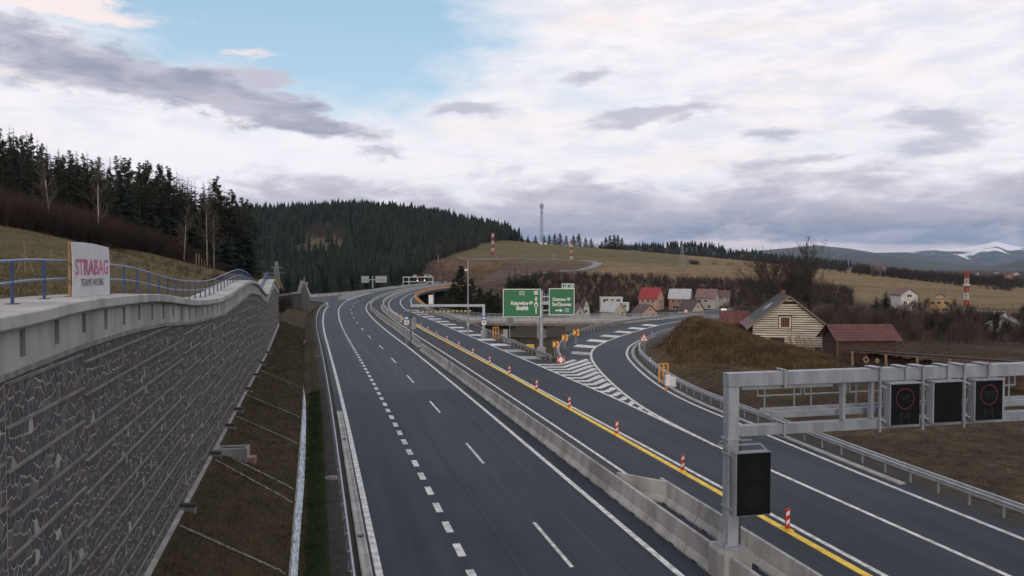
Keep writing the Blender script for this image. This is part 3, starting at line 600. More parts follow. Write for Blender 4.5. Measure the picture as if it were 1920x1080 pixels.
# footing kerb
mb = MB(); mb.sweep([(wallx(y), y, footz(y)) for y in np.arange(WY0, WY1, 3)], [(-.1, -.3), (.17, -.3), (.17, .16), (-.1, .2)]); mb.build('footing', M_conc, wall, world=True)
def clip(poly_, nx_, ny_, c):
    out = []; n = len(poly_)
    for i in range(n):
        p, q_ = poly_[i], poly_[(i + 1) % n]; a = p[0] * nx_ + p[1] * ny_ - c; b_ = q_[0] * nx_ + q_[1] * ny_ - c
        if a <= 0: out.append(p)
        if (a < 0) != (b_ < 0): k = a / (a - b_); out.append((p[0] + (q_[0] - p[0]) * k, p[1] + (q_[1] - p[1]) * k))
    return out
CH, SEC = 0.82, 5.0; stones = []; ledges = []
rg = random.Random(5)
for si in range(int((WY1 - WY0) / SEC)):
    ya = WY0 + si * SEC; yb = ya + SEC; z0 = rg.choice((0, .2, .41, .6)) + 0.9
    for ci in range(-1, 11):
        za = z0 + ci * CH; zb = za + CH
        if zb < footz(ya) + .1: continue
        if za > max(stz(ya), stz(yb)): break
        if yb > 14.5: ledges.append((ya, yb, za, rg.uniform(.035, .075)))
        if yb < 15: continue
        sz = 0.25 if ya < 45 else (.31 if ya < 80 else 0.4)
        nu, nv = int(SEC / sz), max(2, round(CH / sz)); cu, cv = SEC / nu, (CH - .07) / nv
        pts = {(i, j): (ya + (i + .5 + rg.uniform(-.48, .48)) * cu, za + .05 + (j + .5 + rg.uniform(-.46, .46)) * cv) for i in range(nu) for j in range(nv)}
        for (i, j), (pu, pvv) in pts.items():
            cell = [(ya + .03, za + .05), (yb - .03, za + .05), (yb - .03, zb - .02), (ya + .03, zb - .02)]
            for di in (-2, -1, 0, 1, 2):
                for dj in (-2, -1, 0, 1, 2):
                    if (di or dj) and (i + di, j + dj) in pts:
                        q_ = pts[(i + di, j + dj)]; nx_, ny_ = q_[0] - pu, q_[1] - pvv; l = math.hypot(nx_, ny_); nx_, ny_ = nx_ / l, ny_ / l
                        cell = clip(cell, nx_, ny_, nx_ * (pu + q_[0]) / 2 + ny_ * (pvv + q_[1]) / 2 - rg.uniform(.009, .028))
                        if len(cell) < 3: break
                if len(cell) < 3: break
            top = stz(pu)
            cell = clip(cell, 0, 1, top - .02) if len(cell) > 2 else cell; cell = clip(cell, 0, -1, -(footz(pu) + .1)) if len(cell) > 2 else cell
            if len(cell) < 3: continue
            cu_ = sum(p[0] for p in cell) / len(cell); cv_ = sum(p[1] for p in cell) / len(cell)
            ar = abs(sum(cell[k][0] * cell[(k + 1) % len(cell)][1] - cell[(k + 1) % len(cell)][0] * cell[k][1] for k in range(len(cell)))) / 2
            if ar < .008 or rg.random() < .03: continue
            stones.append((cell, cu_, cv_, rg.uniform(.002, .007), ar))
def stone_geo(mb, st, org=(0, 0, 0), mi=0):
    cell, cu_, cv_, h, ar = st; n = len(cell); x0 = wallx(cu_) - .03
    a = [(x0, p[0], p[1]) for p in cell]
    b_ = [(x0 + .016 + h * .5, cu_ + (p[0] - cu_) * .97, cv_ + (p[1] - cv_) * .97) for p in cell]; c_ = [(x0 + .018 + h, cu_ + (p[0] - cu_) * .72, cv_ + (p[1] - cv_) * .72) for p in cell]
    mb.add([(p[0] - org[0], p[1] - org[1], p[2] - org[2]) for p in a + b_ + c_], [(i, (i + 1) % n, n + (i + 1) % n, n + i) for i in range(n)] + [(n + i, n + (i + 1) % n, 2 * n + (i + 1) % n, 2 * n + i) for i in range(n)] + [tuple(range(2 * n, 3 * n))], mi)
stones.sort(key=lambda s_: -s_[4] / (s_[1] ** 2 + 25 + (s_[2] - 11.5) ** 2) ** 1.5 if s_[1] > 15.6 else 0)
wl = wall.location
for st in stones[:300]:
    mb = MB(); stone_geo(mb, st); o = link('stone', mb.mesh('stone', M_st[rg.choices((0, 1, 2), (6, 2, 2))[0]], (wallx(st[1]), st[1], st[2])), wall, (wallx(st[1]) - wl.x, st[1] - wl.y, st[2] - wl.z))
rest = MB()
for st in stones[300:]: stone_geo(rest, st, wl, rg.choices((0, 1, 2), (5, 3, 2))[0] if st[1] < 34 else rg.choices((0, 1, 2), (2, 5, 3))[0])
setp(link('stone_facing', rest.mesh('stone_facing', M_st), wall), kind='stuff')
M_ledge = mat('panel_ledge', (0.165, 0.158, 0.148), 0.9, 0.25, 1.5)
for (ya, yb, za, h) in ledges:
    ym = (ya + yb) / 2
    if za > stz(ym) - .1 or za < footz(ym): continue
    MB().bx(wallx(ym) - .05, wallx(ym) + .028, ya + .02, yb - .02, za - .01, za + h * .55).build('panel_ledge', M_ledge, wall, world=True)
# parapet beam with recessed slots, coping, both following the waves of the wall top
par = MB()
def slab(y0, y1, xa, xb, lo, hi_):
    par.add([(x, y, f(y)) for y in (y0, y1) for x, f in ((xa, lo), (xb, lo), (xb, hi_), (xa, hi_))], [(0, 1, 2, 3), (7, 6, 5, 4), (0, 4, 5, 1), (1, 5, 6, 2), (2, 6, 7, 3), (3, 7, 4, 0)])
low = lambda y: stz(y) - .12
y = WY0 + .3
while y < WY1 - 1:
    xw = wallx(y); d = 2.05
    for k in range(2):
        ya, yb = y + k * d / 2, y + (k + 1) * d / 2
        slab(ya, yb, xw - .75, xw - .16, low, lambda q_: capz(q_) + .01)
    slab(y, y + d, xw - .16, xw + .06, low, lambda q_: capz(q_) - .62 + max(0, .08 * math.sin(q_)))
    slab(y, y + d, xw - .16, xw + .06, lambda q_: capz(q_) - .08, lambda q_: capz(q_) + .01)
    slab(y + .32, y + d, xw - .16, xw + .058, lambda q_: capz(q_) - .64, lambda q_: capz(q_) - .07)
    y += d
par.build('parapet_beam', M_conc2, wall, world=True)
mb = MB(); mb.sweep([(wallx(y_) - .8, y_, capz(y_)) for y_ in np.arange(WY0, WY1 + .1, 1.0)], [(-.85, 0), (1.05, 0), (1.07, .03), (1.07, .24), (1.03, .27), (-.85, .3)])
mb.build('coping', M_conc2, wall, world=True)
mb = MB(); mb.sweep([(wallx(y_) - .02, y_, stz(y_) - .1) for y_ in np.arange(WY0, WY1, 1.0)], [(-.1, -.12), (.085, -.02), (.075, .22), (-.1, .3)]); mb.build('mortar_fillet', mat('grey_mortar', (0.16, 0.158, 0.155), .9, .3, 2, bump=.3), wall, world=True)
# railing
M_blue = mat('blue_painted_steel', (0.028, 0.055, 0.15), 0.4, 0.25, 5.0)
M_rail = mat('pale_blue_rail', (0.10, 0.15, 0.25), 0.35, 0.2, 4.0)
rail = thing('railing', 'blue steel pipe railing with two rails along the top of the retaining wall', 'railing', (WALL_X - .7, 16, 10.6))
RX = -.72
path = [(wallx(y_) + RX, y_, capz(y_) + .28) for y_ in np.arange(8, WY1 - .5, 0.75)]
for nm, h, r_ in (('top_rail', .93, .035), ('middle_rail', .47, .03)):
    mb = MB(); ring = [(r_ * math.cos(a), h + r_ * math.sin(a)) for a in np.linspace(0, 2 * math.pi, 9)[:-1]]; mb.sweep(path, ring); mb.build(nm, M_rail, rail, world=True, smooth=True)
post = MB().tube((0, 0, 0), (0, 0, .93), .036, n=8).mesh('post', M_blue); plate = MB().box((0, 0, .012), (.22, .2, .024)).mesh('base_plate', M_dark)
y = 8.55
while y < WY1 - 1:
    o = link('post', post, rail, (wallx(y) + RX - rail.location.x, y - 16, capz(y) + .28 - rail.location.z)); link('base_plate', plate, o); y += 2.0
# banner on the railing
ban = thing('banner', 'white advertising banner with pink capital lettering tied to the blue railing', 'banner', (WALL_X - .52, 23.7, 10.62), R(87))
M_sheet = mat('white_sheet', (0.50, 0.50, 0.52), 0.6, 0.06, 1.5)
W2, HB = 1.55, 1.42; n = 10; vs = []
for i in range(n + 1):
    for j in range(6):
        u, v = i / n, j / 5; vs.append((-W2 + 2 * W2 * u, -.03 - .008 * math.sin(u * 9 + v * 2) - .015 * math.sin(v * 3.1), .02 + HB * v + (.03 * math.sin(u * 4) if j == 5 else 0) + .05 * (1 - u) * v))
me_ = bpy.data.meshes.new('sheet'); me_.from_pydata(vs, [], [(i * 6 + j, i * 6 + 6 + j, i * 6 + 7 + j, i * 6 + j + 1) for i in range(n) for j in range(5)]); me_.materials.append(M_sheet); me_.update()
sh = link('sheet', me_, ban); sm = sh.modifiers.new('thickness', 'SOLIDIFY'); sm.thickness = .012; sm.offset = 1
MB().bx(-1.5, -1.44, .0, .06, -.1, 1.5).build('batten', mat('raw_timber', (0.28, 0.17, 0.08), .8, .2, 4), ban); MB().bx(1.4, 1.46, .0, .06, -.1, 1.4).build('batten', MATS['raw_timber'], ban)
link('lettering', text_mesh('STRABAG', mat('pink_print', (0.42, 0.10, 0.22), .6, .08, 3), 2.72, .44, .02), ban, (.0, -.066, .84))
link('lettering', text_mesh('TEAMS WORK.', mat('black_print', (0.05, 0.05, 0.055), .6, .5, 6), 1.95, .2), ban, (.02, -.066, .42))
# wing wall further along the road
ww = thing('wing_wall', 'short stone wing wall with a pointed gable end and pale coping, past the long wall', 'wall', (*at(548, 575, 195)[:2], 0.2), -bearing(550) - .1)
k = 195 / FPX
mb = MB(); mb.prism([(-24 * k, -1), (16 * k, -1), (16 * k, 33 * k), (-24 * k, 27 * k)], 0, 1.2); mb.build('wall', M_st[2], ww)
mb = MB(); mb.prism([(16 * k, -1), (31 * k, -1), (31 * k, 28 * k), (22 * k, 53 * k), (16 * k, 34 * k)], -.3, 1.4); mb.build('gable_end', M_st[2], ww)
mb = MB(); mb.beam((-24 * k, .5, 28 * k), (16 * k, .5, 34 * k), 1.6, .5); mb.beam((16 * k, .55, 34 * k), (22 * k, .55, 54 * k), 1.95, .3); mb.beam((22 * k, .56, 54 * k), (32 * k, .56, 28 * k), 1.95, .3); mb.build('coping', M_conc2, ww)
for dx_ in (-15, -4): MB().bx(dx_ * k, (dx_ + 4) * k, -.03, .1, 20 * k, 23 * k).build('slot', M_dark, ww)
mb = MB(); mb.beam((10 * k, .8, 35 * k), (21 * k, 3, 62 * k), .07, .07).beam((10 * k, .8, 31 * k), (21 * k, 3, 58 * k), .07, .07)
for i in range(6): f = i / 5; mb.beam((10 * k + 11 * k * f, .8 + 2.2 * f, 26 * k + 26 * k * f), (10 * k + 11 * k * f, .8 + 2.2 * f, 36 * k + 26.5 * k * f), .06, .06)
mb.build('railing', M_galv, ww)
# ------------------------------------------------------------------ guardrails
WB = [(-.04, .52), (.03, .55), (.03, .60), (-.03, .63), (-.03, .67), (.03, .70), (.03, .76), (-.04, .79), (-.055, .78), (-.02, .74), (-.02, .71), (-.075, .68), (-.075, .62), (-.02, .59), (-.02, .56), (-.055, .53)]
TOPB = [(-.05, .80), (.05, .80), (.05, .90), (-.05, .90)]
post_me = MB().bx(-.03, .03, -.05, .05, -.35, .78).mesh('post', M_galv)
def guardrail(name, label, line, s0, s1, off, side, step=2.0, top=False, zf=None, group=None):
    zf = zf or (lambda q: -.04); off = off if callable(off) else (lambda q, o_=off: o_); p0 = line.at(s0, off(s0)); g = thing(name, label, 'guardrail', (*p0, 0), 0, group)
    path = [(*line.at(q, off(q)), zf(q)) for q in np.arange(s0, s1, 1.5)]
    mb = MB(); mb.sweep(path, [(a * side, b_) for a, b_ in WB]); mb.build('rail', M_galv, g, world=True)
    if top: mb = MB(); mb.sweep([(*line.at(q, off(q) + .12 * -side), zf(q)) for q in np.arange(s0, s1, 1.5)], [(a, b_ ) for a, b_ in TOPB]); mb.build('top_rail', M_galv, g, world=True)
    q = s0 + .5
    while q < s1:
        p = line.at(q, off(q) - .1 * side); link('post', post_me, g, (p[0] - p0[0], p[1] - p0[1], zf(q)), (0, 0, line.heading(q))); q += step
    return g
guardrail('guardrail', 'long steel guardrail on posts beside the gravel shoulder below the stone wall', A, sY(5), sY(232), lw([(0, -11.75), (110, -12.0), (232, -11.6)]), 1, 2.0)
mb = MB(); mb.sweep(A.run(S0, sY(62), -11.28, 2, 0), [(-.2, .0), (.2, .0), (.2, .07), (.14, .09), (0, .03), (-.14, .09), (-.2, .07)]); ch = mb.build('slot_gutter', M_conc); setp(ch, 'flat concrete gutter kerb under the guardrail below the stone wall', 'gutter')
for y in (33, 52):
    MB().bx(-.14, .14, -.12, .12, .03, .1).build('inlet', M_dark, ch).location = (*A.at(sY(y), -11.28), 0)
s_rr = lambda Y: float(np.interp(Y, RAMP_R.p[:, 1], RAMP_R.s))
guardrail('guardrail', 'steel guardrail with box top rail curving along the outside of the exit ramp', RAMP_R, s_rr(-20), s_rr(150), 1.55, -1, 2.0, True)
mb = MB(); mb.sweep([(*RAMP_R.at(q, .78), 0) for q in np.arange(s_rr(34), s_rr(118), 2)], [(-.2, .0), (.2, .0), (.2, .08), (.12, .1), (0, .03), (-.12, .1), (-.2, .08)]); setp(mb.build('slot_gutter', M_conc), 'flat concrete gutter kerb between exit ramp edge line and its outer guardrail', 'gutter')
rshoulder = MB(); qs = np.arange(s_rr(-30), s_rr(150), 2.0); V = []
for q in qs:
    for o_, z_ in ((.9, -.03), (1.6, -.06), (2.6, -.12), (3.4, -.3)): V.append((*RAMP_R.at(q, o_), z_ + random.uniform(-.015, .015)))
i = np.arange(len(V)).reshape(len(qs), 4); F = np.stack([i[:-1, :-1], i[:-1, 1:], i[1:, 1:], i[1:, :-1]], -1).reshape(-1, 4)[:, ::-1]
setp(link('gravel_shoulder', npmesh('gravel_shoulder', np.array(V), F, M_gravel, True)), kind='structure')
guardrail('guardrail', 'steel guardrail along the through lanes on the left side of the grass island', PAR_R, 1.5, 122, 0.0, 1, 2.0, True)
guardrail('guardrail', 'steel guardrail along the exit ramp on the right side of the grass island', GORE_R, 1.5, 118, 0.0, -1, 2.0, True)
# delineator posts on the ramp rails
M_refl = mat('white_plastic', (0.6, 0.6, 0.6), .5, .1, 3); M_red = mat('red_sheeting', (0.42, 0.018, 0.02), .45, .12, 4); M_orange = mat('orange_paint', (0.55, 0.24, 0.03), .6, .15, 2)
def delineator(p, rz, label):
    d = thing('delineator', label, 'marker post', p, rz, 'marker posts on the guardrails'); MB().bx(-.06, .06, -.02, .02, 0, .42).build('stalk', M_refl, d); MB().bx(-.05, .05, -.03, -.02, .2, .34).build('reflector', M_dark, d)
for Y in (72, 80, 90, 103, 112): delineator((*RAMP_R.at(s_rr(Y), 1.45), .84), 0, 'small white marker post on the rail outside the exit ramp')
for q in (14, 26, 38, 50, 64): delineator((*GORE_R.at(q, -.1), .84), 0, 'small white marker post on the rail right of the grass island')
dl = thing('delineator', 'short red and white marker post beside the ramp guardrail near the gantry', 'marker post', (*RAMP_R.at(s_rr(57), 2.2), -.05)); MB().tube((0, 0, 0), (0, 0, .75), .05, n=8).build('stalk', M_refl, dl); MB().tube((0, 0, .75), (0, 0, 1.02), .06, n=8).build('cap', M_red, dl)
# ------------------------------------------------------------------ concrete barriers
M_jersey = mat('barrier_concrete', (0.285, 0.282, 0.276), .85, .26, .8, bump=.2, bscale=10, stretch=(1, 1, .4))
JP = [(-.30, 0), (.30, 0), (.30, .09), (.13, .34), (.08, 1.0), (.05, 1.02), (-.05, 1.02), (-.08, 1.0), (-.13, .34), (-.30, .09)]
JP2 = [(a * 1.0, z) for a, z in JP]
jm = MB(); L_ = 3.96
jm.add([(x, y, z) for y in (-L_ / 2, -L_ / 2 + .05, L_ / 2 - .05, L_ / 2) for x, z in ([(a * (.86 if abs(y) > L_ / 2 - .02 else 1), zz) for a, zz in JP])], [(k * 10 + j, k * 10 + (j + 1) % 10, k * 10 + 10 + (j + 1) % 10, k * 10 + 10 + j) for k in range(3) for j in range(10)] + [tuple(range(9, -1, -1)), tuple(range(30, 40))])
jersey_me = jm.mesh('barrier', M_jersey); lift_me = MB().bx(-.31, .31, -.2, .2, -.002, .07).mesh('drain_notch', M_dark)
jline = lw([(0, 1.42), (45, 1.40), (75, 1.3), (110, 1.15), (140, 1.6), (185, 1.2), (240, 1.4), (300, 1.6)])
def barrier_row(line, s0, s1, off, label, group):
    q = s0
    while q < s1:
        p = line.at(q, off(q)); o = thing('concrete_barrier', label, 'barrier', (*p, 0.0), line.heading(q) + random.uniform(-.004, .004), group)
        link('block', jersey_me, o); link('drain_notch', lift_me, o, (0, -1, 0)); link('drain_notch', lift_me, o, (0, 1, 0)); q += 4.0
barrier_row(A, sY(6), sY(105), jline, 'grey concrete barrier block in the long row left of the sign gantry column', 'median barrier row')
barrier_row(A, sY(110), sY(196), lambda q: jline(q) + .35, 'grey concrete barrier block in the median row beyond the gap with the small blue sign', 'median barrier row beyond the gap')
barrier_row(A, sY(9), sY(33.5), lambda q: 3.45, 'grey concrete barrier block in the short row right of the sign gantry column', 'short barrier row behind the gantry column')
e = thing('concrete_barrier', 'slanted concrete barrier block closing the pocket around the gantry column', 'barrier', (*A.at(sY(35.3), 2.6), 0), R(38)); link('block', jersey_me, e); e.scale = (1, .72, 1)
# far poured barriers: median and viaduct edges
def poured(label, line, s0, s1, off, h=1.0, w=.4, m=None):
    mb = MB(); mb.sweep([(*line.at(q, off), 0) for q in np.arange(s0, s1, 3.0)], [(-w * .75, -.1), (w * .75, -.1), (w * .5, .35), (w * .3, h), (-w * .3, h), (-w * .5, .35)]); return setp(mb.build('concrete_parapet', m or M_jersey), label, 'parapet')
poured('pale concrete barrier along the left edge of the median on the curving viaduct', A, sY(196), sY(520), 1.2)
poured('pale concrete barrier winding beside the dark middle strip, right of the median', A, sY(156), sY(500), 5.2 if False else 4.7)
poured('pale barrier following the main carriageway past the left merge', A, sY(262), sY(400), -11.2)
poured('long pale parapet along the far left edge of the viaduct', FARL, 0, FARL.s[-1], 0.4, 1.1)
s_pr = lambda Y: float(np.interp(Y, PAR_R.p[:, 1], PAR_R.s))
# viaduct right edge: orange inside face, concrete fascia and piers
via = thing('viaduct', 'curving concrete viaduct edge with orange parapet carrying the motorway over the valley', 'viaduct', (*PAR_R.at(s_pr(206), 0), 0))
mb = MB(); mb.sweep([(*PAR_R.at(q, .2), 0) for q in np.arange(s_pr(206), PAR_R.s[-1], 3)], [(-.25, -.4), (.12, -.4), (.12, .95), (-.05, .95), (-.12, .4)]); mb.build('parapet', M_orange, via, world=True)
mb = MB(); mb.sweep([(*PAR_R.at(q, 0), 0) for q in np.arange(s_pr(200), PAR_R.s[-1], 3)], [(-.5, -.25), (.75, -.25), (.75, .12), (.33, .12), (.33, -.1)]); mb.build('edge_beam', M_conc, via, world=True)
mb = MB(); mb.sweep([(*PAR_R.at(q, 0), 0) for q in np.arange(s_pr(205), PAR_R.s[-1], 3)], [(-24, -.35), (.2, -.35), (-.8, -1.6), (-22, -1.6)]); mb.build('deck', M_conc, via, world=True)
for Y in (225, 262, 300, 340, 382, 425, 470):
    for o_ in (-2.5, -14):
        p = PAR_R.at(s_pr(Y), o_); z0 = min(-3, gz(*p)) - 1; MB().tube((*p, z0), (*p, -1.5), .8, n=12).build('pier', M_conc, via, world=True)
# second bridge: link road behind the island
LB = Line([tuple(at(x_, 498, D_)[:2]) for x_, D_ in ((790, 196), (830, 182), (880, 172), (960, 168), (1050, 168), (1150, 169), (1250, 172), (1330, 178), (1420, 190))])
lb = thing('link_bridge', 'low concrete link road bridge with grey railing behind the grass island', 'bridge', (*LB.at(2), 0))
mb = MB(); mb.sweep([(*LB.at(q), 0) for q in np.arange(0, LB.s[-1], 3)], [(-4.5, -1.25), (4.5, -1.25), (4.9, -.7), (4.9, -.15), (4.4, -.15), (4.4, -.45), (-4.4, -.45), (-4.4, -.15), (-4.9, -.15), (-4.9, -.7)]); mb.build('deck', mat('pale_fascia', (0.27, 0.255, 0.24), .85, .2, .6), lb, world=True)
for sd_, nm in ((4.75, 'near'), (-4.75, 'far')):
    mb = MB()
    for h in (.05, .35, .65): mb.sweep([(*LB.at(q, sd_), h) for q in np.arange(0, LB.s[-1], 3)], [(-.04, -.05), (.04, -.05), (.04, .05), (-.04, .05)])
    mb.build('rail', M_galv, lb, world=True)
    q = 1.0
    while q < LB.s[-1]: MB().beam((*LB.at(q, sd_), -.2), (*LB.at(q, sd_), .68), .07, .07).build('post', M_galv, lb, world=True); q += 2.4
for q in (20, 45, 70, 95):
    p = LB.at(q); z0 = gz(*p) - 1
    if z0 < -1.2: MB().tube((*p, z0), (*p, -1.2), .7, n=12).build('pier', M_conc, lb, world=True)
# ------------------------------------------------------------------ red and white beacons on the yellow line
def make_beacon():
    o = thing('traffic_beacon', 'red and white striped traffic beacon standing on the yellow line', 'beacon', (0, 0, 0), 0, 'beacons along the yellow line')
    MB().bx(-.13, .13, -.3, .3, 0, .05).build('foot', M_yellow, o)
    MB().bx(-.1, .1, -.03, .03, .05, .92).build('panel', M_red, o)
    for z in (.28, .66):
        mb = MB()
        for s_ in (-1, 1): mb.add([(-.085, s_ * .034, z - .08), (.085, s_ * .034, z + .02), (.085, s_ * .034, z + .2), (-.085, s_ * .034, z + .1)], [(0, 1, 2, 3) if s_ < 0 else (3, 2, 1, 0)])
        mb.build('stripe', M_refl, o)
    return o
bproto = None
for i, Y in enumerate((19.5, 29.3, 39.2, 48.9, 59.0, 68.4, 78.6, 87.5, 96.8, 106, 115, 124, 133, 142, 151, 160, 169, 177)):
    off = lw([(0, 6.75), (60, 6.75), (80, 6.8), (110, 6.65), (149, 6.65), (184, 5.6)])(sY(Y))
    if bproto is None: bproto = o = make_beacon()
    else: o = copy_tree(bproto)
    o.location = (*A.at(sY(Y), off), .03); o.rotation_euler = (0, 0, -.12 + random.uniform(-.15, .15))
# ------------------------------------------------------------------ near gantry
gan = thing('sign_gantry', 'grey steel cantilever sign gantry on a concrete pedestal reaching over the right lanes', 'gantry', (14.75, 25.3, 0), R(-1.0))
MB().prism([(-.55, 0), (.55, 0), (.55, 1.05), (.46, 1.2), (-.46, 1.2), (-.55, 1.05)], -.6, .6).build('pedestal', M_jersey, gan)
MB().bx(-.42, .42, -.4, .4, 1.2, 1.25).build('base_plate', M_grey, gan)
for a in (-.33, .33):
    for b_ in (-.3, .3): MB().tube((a, b_, 1.25), (a, b_, 1.4), .045, n=6).build('anchor_bolt', M_galv, gan)
ZT, ZB = 7.34, 5.45
mb = MB(); mb.bx(-.21, .21, -.2, .2, 1.25, ZT - .26)
for s_ in (-1, 1): mb.add([(s_ * .21, -.03, 1.25), (s_ * .4, -.03, 1.25), (s_ * .21, -.03, 1.9), (s_ * .21, .03, 1.25), (s_ * .4, .03, 1.25), (s_ * .21, .03, 1.9)], [(0, 1, 2), (5, 4, 3), (0, 3, 4, 1), (1, 4, 5, 2), (2, 5, 3, 0)])
mb.build('column', M_grey, gan)
MB().bx(-.22, 16, -.21, .21, ZT - .24, ZT + .24).build('top_beam', M_grey, gan)
MB().bx(.215, 16, -.19, .19, ZB - .18, ZB + .18).build('bottom_beam', M_grey, gan)
for x in (2.0,) : MB().bx(x, x + .1, -.29, .29, ZT - .33, ZT + .33).build('flange', M_galv, gan); MB().bx(x, x + .1, -.26, .26, ZB - .27, ZB + .27).build('flange', M_galv, gan)
for x in (1.97, 2.1):
    for zc_, r_ in ((ZT, .29), (ZB, .23)):
        for a in (-.25, 0, .25):
            for s_ in (-1, 1): MB().tube((x + (.0 if x < 2.05 else .0), a, zc_ + s_ * r_), (x + .03, a, zc_ + s_ * r_), .028, n=6).build('bolt', M_dark, gan)
MB().tube((.28, -.2, 1.3), (.28, -.2, ZB - .3), .03, n=6).build('conduit', M_dark, gan); MB().bx(-.23, .23, -.23, -.2, 1.9, 2.35).build('access_hatch', M_galv, gan)
MB().bx(-.27, .27, -.25, .25, ZB - .3, ZB - .25).build('collar', M_galv, gan)
for x in (4.6, 5.85, 9.75, 11.9): MB().bx(x, x + .13, -.09, .09, ZB + .21, ZT - .27).build('strut', M_grey, gan)
MB().bx(.4, 4.2, -.06, .08, ZT - .4, ZT - .28).build('cable_tray', M_galv, gan)
mb = MB(); mb.bx(2.0, 16, .6, 1.4, ZB + .25, ZB + .32).bx(2.0, 16, .6, .65, ZB + .32, ZB + .5).bx(2.0, 16, 1.35, 1.4, ZB + .32, ZB + .5); mb.build('walkway', M_galv, gan)
for x0 in np.arange(1.9, 14, 2.05):
    mb = MB()
    for z in (ZB + 1.38, ZB + .98): mb.beam((x0, 1.37, z), (x0 + 1.9, 1.37, z), .045, .045)
    for x in (x0 + .3, x0 + 1.6): mb.beam((x, 1.37, ZB + .3), (x, 1.37, ZB + 1.38), .045, .045)
    for x in (x0, x0 + 1.9): mb.beam((x, 1.37, ZB + .96), (x, 1.37, ZB + 1.4), .045, .045)
    mb.build('handrail', M_galv, gan)
M_ring = mat('dim_red_led', (0.06, 0.007, 0.011), .5, .25, 8); M_led = mat('dim_led', (0.016, 0.018, 0.022), .6, .3, 10, spec=.12)
def ring(r0, r1, n=40):
    vs = [(r * math.cos(2 * math.pi * i / n), 0, r * math.sin(2 * math.pi * i / n)) for i in range(n) for r in (r0, r1)]
    return MB().add(vs, [(2 * i, 2 * i + 1, (2 * i + 3) % (2 * n), (2 * i + 2) % (2 * n)) for i in range(n)])
for x, num in ((6.9, '90'), (8.82, None), (10.72, '90')):
    zc0, zc1 = ZB + .0, ZT - .3
    d = MB().bx(x - .66, x + .66, -.62, -.3, zc0, zc1).build('display_case', M_grey, gan)
    MB().bx(x - .6, x + .64, -.645, -.622, zc0 + .03, zc1 - .03).build('display_face', M_black, d)
    MB().bx(x - .7, x + .7, -.7, -.3, zc1, zc1 + .04).build('hood', M_grey, d)
    if num:
        o = ring(.36, .41).build('led_ring', M_ring, d); o.location = (x, -.649, ZB + 1.02)
        link('lettering', text_mesh(num, M_led, .42, .3), d, (x, -.65, ZB + 1.02)); link('lettering', text_mesh('M', M_led, .4, .36), d, (x, -.65, ZB + .3))
    for xx in (x - .85, x + .3):
        mb = MB(); mb.bx(xx, xx + .08, -.32, -.24, (ZB - .3 if xx < x else ZT - .4), ZT + .3).bx(xx - .25, xx + .08, -.32, .28, ZT + .272, ZT + .312); mb.build('hanger', M_grey, gan)
    for z in (ZB + .1, ZT - .5): MB().beam((x - .8, -.3, z + .12), (x - .6, -.45, z), .05, .05).build('clamp', M_galv, gan)
d = MB().bx(-.2, 1.2, -.72, -.4, 2.5, 4.8).build('display_case', M_grey, gan)
MB().bx(-.15, 1.18, -.745, -.722, 2.53, 4.77).build('display_face', M_black, d)
mb = MB(); mb.add([(.05, -.75, 3.8), (.98, -.75, 3.8), (.52, -.75, 4.6)], [(0, 1, 2)]); mb.build('led_triangle', mat('unlit_led', (0.008, 0.009, 0.0115), .6, .2, 8, spec=.12), d)
o = MB().add([(.42 * math.cos(a), 0, .42 * math.sin(a)) for a in np.linspace(0, 2 * math.pi, 30)[:-1]], [tuple(range(29))]).build('led_disc', MATS['unlit_led'], d); o.location = (.52, -.75, 3.15)
mb = MB(); mb.beam((-.35, -.3, 5.0), (1.0, -.35, 5.0), .05, .05).beam((-.35, -.35, 4.9), (-.35, .25, 4.9), .06, .06).beam((-.3, .28, 5.0), (1.0, .28, 5.0), .05, .05).beam((1.0, -.35, 5.0), (1.15, -.5, 4.8), .05, .05); mb.build('bracket', M_galv, gan)
for z in (2.65, 4.6): MB().bx(-.25, .23, -.45, .24, z, z + .06).build('clamp', M_galv, gan)
# ------------------------------------------------------------------ signs
M_sgreen = mat('green_sheeting', (0.003, 0.125, 0.042), .5, .06, 1.0); M_swhite = mat('white_sheeting', (0.62, 0.63, 0.62), .5, .06, 2); M_sblue = mat('blue_sheeting', (0.02, 0.10, 0.28), .5, .08, 2)
M_syellow = mat('yellow_sheeting', (0.68, 0.47, 0.05), .5, .08, 2); M_sback = mat('sign_back', (0.22, 0.23, 0.245), .55, .1, 2); M_sblack = mat('black_sheeting', (0.012, 0.012, 0.012), .5, .1, 3)
def wpos(x, y, D): p = at(x, y, D); return (p.x, p.y)
def board(parent, cx, cz, w, h, face, y=0.0, border=None, name='board', th=.05):
    o = MB().bx(cx - w / 2, cx + w / 2, y, y + th, cz - h / 2, cz + h / 2).build(name, border or face, parent)
    if border: MB().bx(cx - w / 2 + .09, cx + w / 2 - .09, y - .008, y - .002, cz - h / 2 + .09, cz + h / 2 - .09).build('face', face, o)
    return o
def letters(parent, body, cx, cz, w, h, m=None, y=-.014, bold=.0, name='lettering'): return link(name, text_mesh(body, m or M_swhite, w, h, bold), parent, (cx, y, cz))
def flat(parent, name, pts, m, y=-.014): return MB().add([(x, y, z) for x, z in pts], [tuple(range(len(pts)))]).build(name, m, parent)
def arrow(parent, cx, z0, z1, w=.16, hw=.5, hl=.5, turn=0, m=None, y=-.014):
    p = [(-w / 2, 0), (w / 2, 0), (w / 2, z1 - z0 - hl), (hw / 2, z1 - z0 - hl - .1), (0, z1 - z0), (-hw / 2, z1 - z0 - hl - .1), (-w / 2, z1 - z0 - hl)]
    if turn: p = [(b_, -a) for a, b_ in p]
    return flat(parent, 'arrow', [(cx + a, z0 + b_) for a, b_ in p], m or M_swhite, y)
